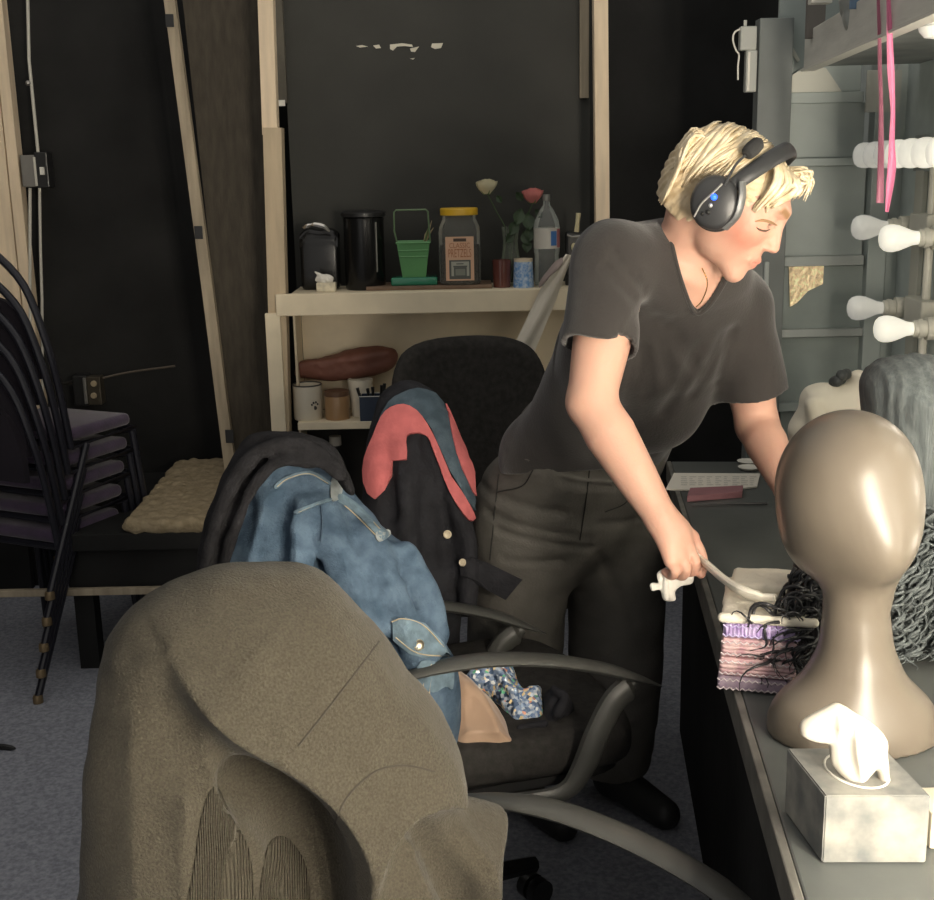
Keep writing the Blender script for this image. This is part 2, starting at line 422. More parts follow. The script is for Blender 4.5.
m_blkplastic = mat('black plastic', (.018, .018, .018), .38)
m_wire = mat('pale cable', (.55, .53, .46), .5)

TD = unit(V(.0975, 1, 0)); TN = unit(V(-1, .0975, 0))           # along the dressing table / off the mirror wall
def tw(s, t, z): return V(.345, 1.125, 0)+TD*(s-1.125)*1.0+V(-TN[0], -TN[1], 0)*t+V(0, 0, z)
TM = Matrix(((TD[1], TD[0], 0, .345), (-TD[0], TD[1], 0, 1.125), (0, 0, 1, 0), (0, 0, 0, 1)))   # local (t across, s along, z)

struct('floor', MB().box((-2.6, -.6, -.06), (1.9, 4.6, 0)), m_carpet)
struct('wall_back', MB().box((-2.4, 4.32, 0), (1.9, 4.42, 2.7)), m_black)
struct('wall_left', MB().box((-2.5, -.6, 0), (-2.4, 4.42, 2.7)), m_black)
struct('wall_right', MB().box((.583, -1.6, 0), (.66, 3.1, 2.7), TM), mat('mirror wall paint', (.62, .68, .66), .6, var=.1))
mb = MB(); rectbox(mb, -40, -60, 9, 420, 4.26, .06); rectbox(mb, 10.5, -60, 21, 420, 4.26, .05)
struct('door_1', MB().box(P(-200, 0, 4.28)*V(1, 1, 0), P(-38, -60, 4.28)+V(0, .03, 0)), m_black)
t = struct('trim_1', mb, m_post)

# partition at the far end of the table, its grey standing for lens glare
Yp = 3.14
g = thing('panelled_partition', 'tall panelled partition, greyed to stand for lens glare, with glossy panes at the far end of the table', 'partition', P(812, 560, Yp)*V(1, 1, 0))
def part(name, boxes, m, parent, Y=None, depth=.03, bev=.002):
    mb = MB()
    for b in boxes: rectbox(mb, *b, Y, depth, bev)
    return obj(name, mb, m, parent, smooth=False)
part('stile', [(747, 18, 779, 760)], mat('glare-greyed stile paint', (.16, .178, .175), .4, var=.08), g, Yp-.02, .05)
part('stile', [(864, -40, 882, 640)], m_grey, g, Yp-.02, .05)
for y0, y1 in ((92, 103), (158, 166), (256, 266), (329, 337), (403, 411), (480, 490)):
    part('rail', [(779, y0, 864, y1)], m_greylite if y0 in (256, 329) else m_grey, g, Yp-.012, .04)
part('top_panel', [(779, -40, 864, 92)], m_grey, g, Yp+.02, .015)
for y0, y1 in ((103, 158), (166, 256)):
    part('panel', [(779, y0, 864, y1)], m_grey, g, Yp+.012, .015)
for y0, y1 in ((266, 329), (337, 403), (411, 480)):
    part('pane', [(779, y0, 864, y1)], m_pane, g, Yp+.012, .008)
part('bottom_panel', [(779, 490, 864, 640)], m_grey, g, Yp+.012, .015)
part('bead', [(763, 262, 768, 352)], m_greylite, g, Yp-.03, .012)
part('side_panel', [(882, -40, 930, 640)], m_grey, g, Yp+.005, .02)
# warm reflection on the upper pane, put in as a crinkled gold patch
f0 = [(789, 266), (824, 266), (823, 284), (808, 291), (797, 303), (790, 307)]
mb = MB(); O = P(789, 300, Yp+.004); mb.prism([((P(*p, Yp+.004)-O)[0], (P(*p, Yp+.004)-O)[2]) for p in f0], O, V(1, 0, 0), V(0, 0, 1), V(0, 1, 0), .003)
tag(obj('pane_glint', mb, mat('crinkled gold glint', (1.0, .80, .50), .32, .3, var=.3, vscale=60, bump=1.0, bscale=90), smooth=False),
    'scrap of crinkled gold glint stuck on the dark pane beside the person\'s face', 'glint')  # gold patch put in as a warm reflection on the pane
# pale paper triangles taped under the shelf end
mb = MB(); f0 = [(779, 93), (779, 84), (806, 66), (826, 68), (837, 84), (842, 92)]
O = P(779, 93, Yp-.004); mb.prism([((P(*p, Yp-.004)-O)[0], (P(*p, Yp-.004)-O)[2]) for p in f0], O, V(1, 0, 0), V(0, 0, 1), V(0, 1, 0), .004)
tag(obj('paper_sheet', mb, mat('pale grey paper', (.62, .62, .55), .7), smooth=False), 'pale torn paper sheet on the partition under the shelf end', 'paper')
mb = MB(); f0 = [(783, 35), (786, 34), (800, 60), (798, 62), (786, 45)]
O = P(783, 93, Yp+.01); mb.prism([((P(*p, Yp+.01)-O)[0], (P(*p, Yp+.01)-O)[2]) for p in f0], O, V(1, 0, 0), V(0, 0, 1), V(0, 1, 0), .004)
tag(obj('paper_strip', mb, MATS['pale grey paper'], smooth=False), 'narrow slanted paper strip high on the partition', 'paper')
# hung power strip with looped cord
g = thing('power_strip', 'pale power strip hanging upright on the partition edge with a looped cord', 'power strip', P(748, 95, Yp-.03))
m_strip2 = mat('off white plastic', (.40, .41, .38), .45)
part('body', [(740.5, 26, 757, 50), (746, 50, 757, 92)], m_strip2, g, Yp-.05, .025, .003)
part('face', [(747.5, 52, 750, 91)], m_white, g, Yp-.053, .004, .001)
part('hook', [(744, 20, 747, 26)], m_strip2, g, Yp-.04, .008, .001)
obj('cord', MB().tube(cat([P(743, 28, Yp-.04), P(735, 32, Yp-.05), P(733, 40, Yp-.05), P(736, 50, Yp-.045), P(739, 55, Yp-.04), P(738, 66, Yp-.04), P(738, 80, Yp-.04)], 5), .0022, 6), m_white, g)

# ------------------------------------------------------------------ bay with shelves
Yb = 3.75
def px_thing(name, label, cat_, box, Y, depth, m, group=None, bev=.0015):
    mb = MB(); rectbox(mb, *box, Y, depth, bev); return tag(obj(name, mb, m, smooth=False), label, cat_, group)
mb = MB()
a = P(264, 130, Yb); b = P(281, 440, Yb)
mb.tube([P(265.5, -60, Yb+.02), P(269, 134, Yb+.02), P(277, 292, Yb+.02), P(284, 560, Yb+.02)], .0236*1.414/1.0, 4)
def batten(name, pts, w, d, m, lab=None, cat_=None, group=None, kind=None):
    """straight square batten along picture points"""
    mb = MB()
    for (p0, p1) in zip(pts, pts[1:]):
        ax = unit(p1-p0); x = unit(V(1, 0, 0)-ax*ax[0]); y = np.cross(ax, x)
        c = []
        for q in (p0, p1):
            for s1, s2 in ((-1, -1), (1, -1), (1, 1), (-1, 1)): c.append(q+x*w/2*s1+y*d/2*s2)
        mb.add(c, [(0, 1, 2, 3)[::-1], (4, 5, 6, 7), (0, 1, 5, 4), (1, 2, 6, 5), (2, 3, 7, 6), (3, 0, 4, 7)])
    o = obj(name, mb, m, smooth=False)
    if kind: o['kind'] = kind
    else: tag(o, lab, cat_, group)
    return o
zf = lambda p: V(p[0], p[1], 0.0)
batten('wooden_post', [P(264.5, -60, Yb+.025), P(271, 135, Yb+.025)], .045, .05, m_post, 'upper pale pine post at the left edge of the shelf bay', 'post')
pb = P(283, 470, Yb+.025); pa = P(273.5, 128, Yb+.025); pf = pa+(pb-pa)*((pa[2])/(pa[2]-pb[2]))
batten('wooden_post', [pa, pf], .056, .06, mat('tan pine post', (.50, .40, .27), .6, var=.1, vscale=6, bump=.15, bscale=40, stretch=(6, 6, .6)), 'lower thicker tan post at the left edge of the shelf bay', 'post')
pa = P(599.5, -60, Yb+.025); pb = P(602, 235, Yb+.025); pf = pa+(pb-pa)*(pa[2]/(pa[2]-pb[2]))
batten('wooden_post', [pa, pf], .042, .05, m_post, 'tall pale pine post at the right edge of the shelf bay', 'post')
g = thing('backing_board', 'large charcoal backing board above the cream shelf with torn paper scraps', 'board', P(430, 290, Yb+.3))
part('board', [(288, -60, 590, 292)], m_panel, g, Yb+.26, .02, 0)
part('edge_strip', [(580, -60, 589, 98)], m_strip, g, Yb+.24, .02, .001)
part('edge_strip', [(272.5, -60, 283, 103)], mat('grey batten', (.10, .09, .07), .7, var=.2), g, Yb+.22, .03, .001)
part('tape', [(274, 100, 285, 106)], m_white, g, Yb+.215, .003, 0)
m_torn = mat('torn white paper', (.72, .68, .56), .8)
for poly in ([(356, 46), (362, 45), (368, 46.5), (360, 47.5)], [(373, 45.5), (379, 44.5), (381, 48), (376, 48.5)], [(390, 44.5), (402, 43.2), (412, 44.5), (413, 47), (405, 46), (397, 46.5), (393, 50.5), (390, 49)],
             [(410, 48.5), (419, 46.5), (415, 52), (411, 51.5)], [(432, 43.5), (443, 43), (441, 48), (435, 49), (431, 47)], [(410, 58.5), (415, 58), (413, 59.6)]):
    O = P(*poly[0], Yb+.257); mb = MB().prism([((P(*p, Yb+.257)-O)[0], (P(*p, Yb+.257)-O)[2]) for p in poly], O, V(1, 0, 0), V(0, 0, 1), V(0, 1, 0), .003)
    obj('paper_scrap', mb, m_torn, g, smooth=False)

ZS = P(400, 291, Yb)[2]; ZL = P(330, 429, Yb)[2]
xl = P(291.5, 300, Yb)[0]; xr = P(592, 300, Yb)[0]
g = thing('shelf_unit', 'cream painted wooden shelf unit built between the posts', 'shelf', ((xl+xr)/2, Yb+.15, 0))
obj('top_shelf', MB().box((xl, Yb, ZS-.066), (xr, Yb+.205, ZS), bev=.002), m_cream, g, smooth=False)
mb = MB(); rectbox(mb, 275.5, 291, 611, 313, Yb-.022, .021, .003); obj('fascia', mb, m_cream, g, smooth=False)
mb = MB(); rectbox(mb, 277, 313.2, 291.5, 720, Yb-.02, .019, .002); obj('side_stile', mb, m_cream, g, smooth=False)
obj('lower_shelf', MB().box((xl, Yb-.01, ZL), (xr, Yb+.20, ZL+.024), bev=.002), m_cream, g, smooth=False)
obj('side_panel', MB().box((xl-.008, Yb+.065, .02), (xl-.001, Yb+.205, ZS-.067)), m_cream, g, smooth=False)
obj('back_panel', MB().box((xl, Yb+.206, ZL+.024), (xr, Yb+.218, ZS)), m_cream, g, smooth=False)
obj('bottom_back', MB().box((xl, Yb+.206, 0), (xr, Yb+.218, ZL)), mat('dark lower back', (.03, .028, .024), .8), g, smooth=False)  # back board below the lower shelf, darker than the panel above

# leaning chipboard flat with a batten edge
Yl = 3.95
g = thing('leaning_flat', 'tall rough brown scenery flat leaning beside the shelf bay', 'flat', P(235, 520, Yl)*V(1, 1, 0))
pt = [P(176, -60, Yl), P(266, -60, Yl), P(276, 478, Yl), P(235, 480, Yl)]
mb = MB(); O = pt[0]; mb.prism([((p-O)[0], (p-O)[2]) for p in pt[::-1]], O, V(1, 0, 0), V(0, 0, 1), V(0, 1, 0), .02)
obj('board', mb, m_rough, g, smooth=False)
def qstrip(name, pts, Y, th, m, parent):
    pt = [P(*p, Y) for p in pts]; O = pt[0]; return obj(name, MB().prism([((p-O)[0], (p-O)[2]) for p in pt], O, V(1, 0, 0), V(0, 0, 1), V(0, 1, 0), th), m, parent, smooth=False)
qstrip('edge_batten', [(161, -20), (172, -20), (214, 300), (237, 482), (226, 482), (203, 300)], Yl-.03, .03, m_strip, g)
for (x, y) in ((169, 21), (198, 233), (229, 437)):
    qstrip('metal_plate', [(x-4, y-7), (x+4, y-7), (x+5, y+6), (x-3, y+6)], Yl-.034, .004, m_blkplastic, g)

# conduit, switch box, socket
Yc = 4.24
g = thing('switch_box', 'small metal switch box on the black wall with conduits above and below', 'switch', P(34, 186, Yc))
part('box', [(21, 155, 36, 187)], mat('grey switch plate', (.22, .21, .19), .5, .3), g, Yc, .06, .004)
part('cover', [(35, 152, 48, 188)], m_blkplastic, g, Yc-.005, .06, .004)
part('toggle', [(39.5, 167, 43.5, 175)], m_white, g, Yc-.02, .015, .002)
part('edge', [(34, 157, 36.5, 186)], m_wire, g, Yc-.006, .01, .001)
obj('conduit', MB().tube([P(27, -30, Yc+.02), P(29, 60, Yc+.02), P(38, 152, Yc+.02)], .0055, 8), m_wire, g)
obj('conduit', MB().tube([P(30, 188, Yc+.02), P(30, 300, Yc+.02), P(31, 440, Yc+.02)], .0055, 8), m_wire, g)
obj('conduit', MB().tube([P(39.5, 188, Yc+.02), P(40.5, 250, Yc+.02), P(42, 300, Yc+.02), P(43, 440, Yc+.02)], .005, 8), m_wire, g)
obj('clip', MB().ball(P(28, 83, Yc+.01), .009, 8, 6), m_metal, g)
g = thing('wall_socket', 'small dark double socket box with a cable on the black wall beside the stacked chairs', 'socket', P(86, 406, Yc))
part('box', [(73, 376, 88, 406)], m_blkplastic, g, Yc, .06, .004)
part('plate', [(87, 377, 101, 405)], mat('bronze plate', (.06, .05, .035), .5, .3), g, Yc-.01, .05, .003)
part('edge', [(83.5, 378, 86.5, 404)], m_metal, g, Yc-.012, .01, .001)
for y in (383.5, 395.5): obj('outlet', MB().lathe([(.011, 0), (.011, .006), (.009, .008), (0, .008)], n=14, M=Matrix.Translation(Vector(P(94, y, Yc-.012))) @ Matrix.Rotation(math.pi/2, 4, 'X')), mat('aged ivory', (.38, .31, .2), .5), g)
obj('cable', MB().tube(cat([P(74, 382, Yc+.02), P(62, 384, Yc+.05), P(50, 386, Yc+.06)], 4), .008, 6), m_blkplastic, g)
obj('cable', MB().tube(cat([P(98, 379, Yc+.02), P(130, 372, Yc+.05), P(175, 366, Yc+.06)], 4), .004, 6), mat('brown cable', (.10, .08, .06), .6), g)

# ------------------------------------------------------------------ dressing table, mirror wall fittings
m_table = mat('black table laminate', (.095, .102, .097), .42, var=.12, vscale=7, bump=.04, bscale=30, spec=.45)
m_edge = mat('worn table edge', (.14, .135, .12), .45, var=.3, vscale=20)
g = thing('dressing_table', 'long black dressing table along the mirror wall', 'table', tw(1.8, .3, 0))
obj('tabletop', MB().box((0.0, -.75, .712), (.582, 1.92, .75), TM, bev=.003), m_table, g, smooth=False)
obj('front_edge', MB().box((-.012, -.75, .70), (-.0005, 1.92, .7505), TM, bev=.002), m_edge, g, smooth=False)
obj('shade_panel', MB().box((.035, .12, .0), (.05, 1.90, .711), TM), m_black, g, smooth=False)  # black sheet added to keep the space under the table dark
for s in (-.6, .05, 1.74):
    obj('leg', MB().box((.06, s-.025, 0), (.11, s+.025, .711), TM), m_black, g, smooth=False)
# overhead shelf
ZU = 1.725
g = thing('overhead_shelf', 'weathered grey wooden shelf above the mirror lights with a pale front board', 'shelf', tw(2.2, .5, ZU))
m_sh = mat('grey weathered timber', (.66, .645, .58), .6, var=.10, vscale=6, bump=.15, bscale=40, stretch=(5, .6, 5))
obj('fascia', MB().box((.31, -.4, ZU), (.335, 2.0, ZU+.085), TM, bev=.002), m_sh, g, smooth=False)
obj('shelf_board', MB().box((.336, -.4, ZU+.004), (.582, 1.98, ZU+.026), TM), mat('dark grey timber', (.26, .28, .27), .7, var=.15), g, smooth=False)
obj('lit_edge_strip', MB().box((.304, -.4, ZU-.006), (.335, 2.0, ZU-.001), TM), m_white, g, smooth=False)  # bulb-lit lower edge put in as a white strip
# ------------------------------------------------------------------ vanity lights: pear bulbs in holders, in columns and one top row
m_off = mat('frosted bulb glass', (.80, .80, .74), .22, emit=(1, .97, .88), estr=.22)  # unlit bulbs; faint glow added to stand for light falling on them
m_on = mat('lit bulb glass', (.9, .88, .8), .3, emit=(1.0, .89, .74), estr=26.0)
m_dim = mat('softly lit bulb glass', (.9, .88, .8), .3, emit=(1.0, .89, .74), estr=15.0)
m_fill = mat('fill bulb glass', (.9, .88, .8), .3, emit=(1.0, .89, .74), estr=290.0)  # out-of-view bulbs added as front fill
m_half = mat('glowing bulb glass', (.85, .85, .78), .25, emit=(1.0, .95, .80), estr=.55)
m_holder = mat('cream porcelain', (.66, .65, .57), .45)
bp = [(0.0, 0.0), (.011, .0008), (.020, .004), (.027, .011), (.030, .021), (.0302, .030), (.028, .042), (.0225, .056), (.0165, .070), (.0145, .082), (.014, .09)]
def bulb_proto(name, m, seg):
    t = thing(name, 'x', 'bulb', (0, 0, 0))
    X = Matrix.Rotation(math.pi/2, 4, 'Y')               # +z of the profile -> +x (towards the wall); tip at x=0
    obj('globe', MB().lathe(bp, n=seg, M=X), m, t, local=True)
    obj('holder', MB().lathe([(.0145, .084), (.019, .086), (.019, .094), (.022, .095), (.022, .104), (.019, .105), (.019, .112), (.026, .113), (.026, .150), (0, .150)], n=seg, M=X), m_holder, t, local=True)
    return t
protos = {'key': bulb_proto('light_bulb', m_fill, 10), 'dim': bulb_proto('light_bulb', m_dim, 10), 'off': bulb_proto('light_bulb', m_off, 20), 'half': bulb_proto('light_bulb', m_half, 20), 'on': bulb_proto('light_bulb', m_on, 10)}
used = set()
def bulb(kind, s, z, label, group=None):
    o = protos[kind]
    if kind in used: o = dup(o)
    used.add(kind)
    q = tw(s, .418, z); o.location = Vector(q); o.rotation_euler = (0, 0, -math.atan2(TD[0], TD[1]))
    o['label'] = label
    if group: o['group'] = group
    elif 'group' in o: del o['group']
    return o
G = 'pear bulbs on the mirror wall'
ordw = {1.555: 'top', 1.39: 'upper', 1.19: 'second', .98: 'low'}
bulb('off', 3.00, 1.345, 'unlit pear bulb, upper of the two on the far light strip', G)
bulb('off', 3.00, 1.150, 'unlit pear bulb, lower of the two on the far light strip', G)
bulb('half', 2.72, 1.335, 'bright pear bulb, upper of the two on the nearer light strip', G)
bulb('half', 2.72, 1.135, 'bright pear bulb, lower of the two on the nearer light strip', G)
nm = ['first', 'second', 'third', 'fourth', 'fifth', 'sixth', 'seventh', 'eighth']
for i in range(7):
    bulb('off' if i < 3 else 'half', 3.02-.105*i, 1.515, nm[i]+' globe from the far end of the top bulb row', G)
# unseen lit stations on the same wall; the nearest ones added as front fill
for s in (1.9, 1.55, 1.2, .85, .5, .15, -.2):
    for z in (1.50, 1.30, 1.10, .95):
        bulb('dim' if s > 1.3 else 'on' if s > .6 else 'key', s, z, 'lit pear bulb of the unseen near stations, the nearest added as front fill', G)
# strips the bulbs sit on
def wall_strip(name, label, s0, s1, z0, z1, th=.012, m=m_holder, t0=None, grp=None):
    t1 = .582; t0 = t1-th
    return tag(obj(name, MB().box((t0, s0-1.125, z0), (t1, s1-1.125, z1), TM, bev=.002), m, smooth=False), label, 'light strip', grp)
m_frame = mat('cream light strip paint', (.64, .63, .55), .5, var=.06)
wall_strip('light_strip', 'far upright cream batten carrying two unlit bulbs', 2.965, 3.035, .78, 1.50, m=m_frame)
wall_strip('light_strip', 'nearer upright cream batten carrying two bright bulbs', 2.685, 2.755, .78, 1.50, m=m_frame)
wall_strip('light_strip', 'long grey batten carrying the top row of bulbs', 2.30, 3.06, 1.475, 1.56, m=m_greylite)
for s in (1.9, 1.55, 1.2, .85, .5, .15, -.2): wall_strip('light_strip', 'upright batten of the unseen near stations, the nearest added for fill bulbs', s-.03, s+.03, .78, 1.6, m=m_frame, grp='upright battens of the unseen near stations, the nearest added')
for s in (2.86,):
    tag(obj('conduit_pipe', MB().tube([tw(s, .565, .80), tw(s, .565, 1.50)], .010, 10), m_frame), 'cream conduit pipe between the two light strips', 'pipe')
for z, w in ((1.345, 'upper'), (1.15, 'lower')):
    tag(obj('junction_box', MB().box((.54, 2.80-1.125, z-.035), (.581, 2.95-1.125, z+.035), TM, bev=.004), m_frame, smooth=False), 'cream junction box beside the %s bulbs of the light strips' % w, 'box')
mm = mat('mirror glass', (.62, .68, .68), .03, 1.0)
g = tag(obj('wall_mirror', MB().box((.57, 2.04-1.125, .82), (.581, 2.64-1.125, 1.50), TM), mm, smooth=False), 'mirror glass on the wall right of the bright bulbs', 'mirror')
# ------------------------------------------------------------------ things on the shelves
Yi = Yb+.075
def base(px, Y=None, z=None):
    Y = Y or Yi; z = ZS if z is None else z; q = P(px, 288, Y); return V(q[0], Y, z)
pxm = lambda n, Y=None: n/FPX*((Y or Yi)*math.cos(PITCH)+.4*math.sin(PITCH))      # picture pixels -> metres at the shelf
def lathe_thing(name, label, cat_, px, prof_px, m, Y=None, z=None, n=28, part_name=None, group=None):
    c = base(px, Y, z); k = pxm(1, Y); pr = [(r*k, h*k) for r, h in prof_px]
    o = obj(name, MB().lathe(pr, c, n), m); return tag(o, label, cat_, group), c, k
m_gloss = mat('glossy black vinyl', (.008, .008, .008), .25)
# glossy black case with a domed top (left) and glossy tall canister
c = base(322, Yi+.05); k = pxm(1)
g = thing('helmet_case', 'squat glossy black case with a curved top at the left end of the shelf', 'case', c)
obj('body', MB().grid(lambda a, b: c+V((-19+38*a)*k, (-.5+b)*.08, 0)+V(0, 0, k*(52+9*math.sin(math.pi*(a*.8+.1))+2*math.sin(9*a))*(1-(2*b-1)**4*.25)), 20, 10, .002), m_gloss, g)
obj('shell', MB().box(c+V(-19*k, -.038, .001), c+V(19*k, .038, 53*k), bev=.012, seg=3), m_gloss, g)
obj('handle', MB().tube(cat([c+V(-14*k, -.05, 62*k), c+V(-4*k, -.055, 65*k), c+V(6*k, -.055, 63*k), c+V(12*k, -.05, 58*k)], 5), [.004, .006, .008, .007, .004, .006, .008, .008, .009, .009, .009, .008, .007, .006, .005, .004], 8, flat=(1, 1)), mat('satin chrome', (.75, .72, .66), .2, .9), g)
c = base(366, Yi+.02)
g = thing('canister', 'tall glossy black round canister beside the green bucket', 'canister', c)
obj('body', MB().lathe([(.01, 0), (19*k, 0), (20*k, 2*k), (20*k, 66*k), (20.5*k, 70*k), (19*k, 71*k)], c, 36), m_gloss, g)
obj('lid', MB().lathe([(19*k, 71*k), (22*k, 71.5*k), (22*k, 75*k), (19*k, 77*k), (0, 78*k)], c, 36), m_blkplastic, g)
obj('strip', MB().tube([c+V(19.6*k*math.sin(.7), -19.6*k*math.cos(.7), 18*k), c+V(20*k*math.sin(.7), -20*k*math.cos(.7), 66*k)], .004, 6), mat('satin chrome', (1, 1, 1)), g)
# crumpled tissue pack
m_tissue = mat('white tissue', (.74, .71, .64), .85, bump=.2, bscale=40)
c = base(326, Yi-.04)
g = thing('tissue_pack', 'small tissue packet with a crumpled tissue at the left end of the shelf', 'tissues', c)
obj('packet', MB().box(c+V(-9*k, -.018, 0), c+V(10*k, .018, 9*k), bev=.003), mat('cream printed card', (.62, .56, .42), .6, var=.2, vscale=60), g, smooth=False)
vf = nets(lambda p: smin(s_ell(p, c+V(-1*k, 0, 12*k), (9*k, .012, 5*k)), s_cap(p, c+V(-4*k, 0, 15*k), c+V(-9*k, -.005, 19*k), .007, .004), .006)+.0022*fbm(p*110, 2, 3), c+V(-.05, -.04, .005), c+V(.05, .04, .085), .0016)
obj('tissue', vf, m_tissue, g)
# brown board under the jar and bucket
c0 = base(366, Yi-.055); c1 = base(491, Yi+.09)
tag(obj('wooden_tray', MB().box((c0[0], Yi-.055, ZS), (c1[0], Yi+.10, ZS+4*k), bev=.002), mat('brown board', (.20, .13, .085), .6, var=.15, vscale=20)), 'thin brown board under the jar and green bucket', 'board')
ZT = ZS+4*k
# green tray/sponge and bucket
c = base(415, Yi, ZT)
m_teal = mat('teal green plastic', (.03, .21, .12), .25, coat=.3); m_green = mat('green enamel', (.125, .33, .125), .3, coat=.3, var=.05)
tag(obj('soap_dish', MB().box(c+V(-23*k, -.045, 0), c+V(23*k, .035, 8*k), bev=.006, seg=3), m_teal), 'flat teal plastic dish under the small green bucket', 'dish')
g = thing('toy_bucket', 'small green square metal bucket with a raised wire handle', 'bucket', c+V(0, 0, 8*k))
b0 = c+V(0, -.005, 8.2*k)
def frustum(mb, b0, hw0, hw1, z0, z1, dy=.8):
    v = [b0+V(sx*h, sy*h*dy, z) for h, z in ((hw0, z0), (hw1, z1)) for sx, sy in ((-1, -1), (1, -1), (1, 1), (-1, 1))]
    mb.add(v, [(3, 2, 1, 0), (0, 1, 5, 4), (1, 2, 6, 5), (2, 3, 7, 6), (3, 0, 4, 7)])
    return mb
mb = frustum(MB(), b0, 11.5*k, 16*k, 0, 33*k); frustum(mb, b0, 15.2*k, 11*k, 33*k, 2*k)
obj('body', mb, m_green, g, smooth=False)
rim = [b0+V(sx*16.3*k, sy*13*k, 33.5*k) for sx, sy in ((-1, -1), (1, -1), (1, 1), (-1, 1))]
obj('rim', MB().tube(rim, 1.3*k, 6, closed=True), m_green, g)
for z, q in ((20, 12.4), (26, 12.9)): obj('band', MB().tube([b0+V(-(q+1.6)*k, -(q-1)*k, z*k), b0+V((q+1.6)*k, -(q-1)*k, z*k)], .8*k, 6), m_green, g)
hz = [b0+V(-16.5*k, 0, 34*k), b0+V(-18.5*k, -.01, 45*k), b0+V(-18*k, -.02, 63*k), b0+V(-16*k, -.022, 65*k), b0+V(13*k, -.022, 65*k), b0+V(15*k, -.02, 63*k), b0+V(16*k, -.01, 45*k), b0+V(16.5*k, 0, 34*k)]
obj('handle', MB().tube(hz, .85*k, 8), mat('dull green wire', (.16, .24, .13), .4), g)
# dried flower clip in the bucket
g = thing('brush_bundle', 'small pale brush bundle standing in the green bucket', 'brush', b0+V(12*k, 0, 30*k))
for i, (dx, dz) in enumerate(((16, 50), (18.5, 54), (20, 47), (14, 45))):
    obj('bristle', MB().tube([b0+V(10*k, .0, 30*k), b0+V((10+dx)*.5*k, .004*i, 40*k), b0+V(dx*k, .003*i, dz*k)], [.003, .004, .001], 6), mat('dry straw', (.40, .31, .19), .8) if i else mat('olive stem', (.12, .16, .06), .7), g)
# big jar with yellow lid
c = base(460.5, Yi-.005, ZT); hw = 20.5*k
g = thing('snack_jar', 'large clear plastic jar with a yellow lid and printed pink label', 'jar', c)
m_clear = glass_mat('clear jar plastic', (.80, .80, .74), .05, .06)
def squircle(mb, prof, c, n=40, e=4.0, dy=.85):
    kk = len(prof); v = []; f = []
    for i in range(n):
        a = 2*math.pi*i/n; ca, sa = math.cos(a), math.sin(a); q = (abs(ca)**e+abs(sa)**e)**(-1/e)
        for r, z in prof: v.append(c+V(r*q*ca, r*q*sa*dy, z))
    for i in range(n):
        j = (i+1) % n
        for t in range(kk-1): f.append((i*kk+t, j*kk+t, j*kk+t+1, i*kk+t+1))
    f.append([i*kk for i in range(n)][::-1]); mb.add(v, f); return mb
obj('jar_body', squircle(MB(), [(hw*.9, .0), (hw, 2*k), (hw, 50*k), (hw*.97, 56*k), (hw*.86, 61*k), (hw*.8, 64*k), (hw*.8, 68*k)], c), m_clear, g)
obj('jar_contents', squircle(MB(), [(hw*.85, .002), (hw*.93, 3*k), (hw*.93, 38*k), (hw*.6, 40*k), (0.001, 41*k)], c), mat('dark snack filling', (.055, .04, .028), .7, var=.5, vscale=90, bump=.8, bscale=80), g)
obj('lid', MB().lathe([(18*k, 67*k), (18.6*k, 67.3*k), (18.6*k, 73*k), (17.8*k, 74*k), (0, 74.3*k)], c, 40), mat('yellow lid plastic', (.70, .42, .03), .4), g)
fy = c[1]-hw*.85-.0012
LM = lambda x, z, y=fy: Matrix.Translation(Vector((x, y, z))) @ Matrix.Rotation(math.pi/2, 4, 'X')
lab = obj('jar_label', MB().box((c[0]-13.8*k, fy, c[2]+4.5*k), (c[0]+13.8*k, fy+.0012, c[2]+47*k)), mat('salmon paper label', (.68, .42, .27), .5), g, smooth=False)
obj('label_bar', MB().box((c[0]-6*k, fy-.0006, c[2]+42.3*k), (c[0]+6.5*k, fy-.0001, c[2]+45.3*k)), mat('dark brown ink', (.07, .045, .03), .6), lab, smooth=False)
m_ink = mat('rust ink', (.42, .16, .07), .6)
obj('lettering', MB().text('CLASSIC', 7.4*k, LM(c[0], c[2]+38.3*k, fy-.0004) @ Matrix.Diagonal((.75, .95, 1, 1))).text('PRETZELS', 11.5*k, LM(c[0], c[2]+30.7*k, fy-.0004) @ Matrix.Diagonal((.46, 1.0, 1, 1))), m_ink, lab, smooth=False)
pic = MB(); z0 = c[2]+6*k; x0 = c[0]-10.5*k
pic.box((x0, fy-.0005, z0), (x0+21*k, fy-.0001, z0+18.5*k))
obj('picture_frame', pic, mat('grey ink', (.10, .105, .095), .6), lab, smooth=False)
pic = MB()
pic.box((x0+2*k, fy-.0009, z0+3*k), (x0+19.5*k, fy-.0005, z0+17*k)); obj('picture_ground', pic, mat('pale ink', (.40, .40, .33), .6), lab, smooth=False)
pic = MB(); pic.box((x0+4.5*k, fy-.0013, z0+2.5*k), (x0+17*k, fy-.0009, z0+11.5*k)); pic.box((x0+4*k, fy-.0014, z0+11.6*k), (x0+17.5*k, fy-.0009, z0+13*k)); pic.box((x0+7*k, fy-.0013, z0+14.3*k), (x0+14*k, fy-.0009, z0+15.3*k))
obj('picture_building', pic, mat('grey ink', (1, 1, 1)), lab, smooth=False)
pic = MB(); pic.box((x0+6*k, fy-.0017, z0+3.6*k), (x0+15.6*k, fy-.0013, z0+10*k)); obj('picture_window', pic, mat('mid ink', (.22, .23, .19), .6), lab, smooth=False)
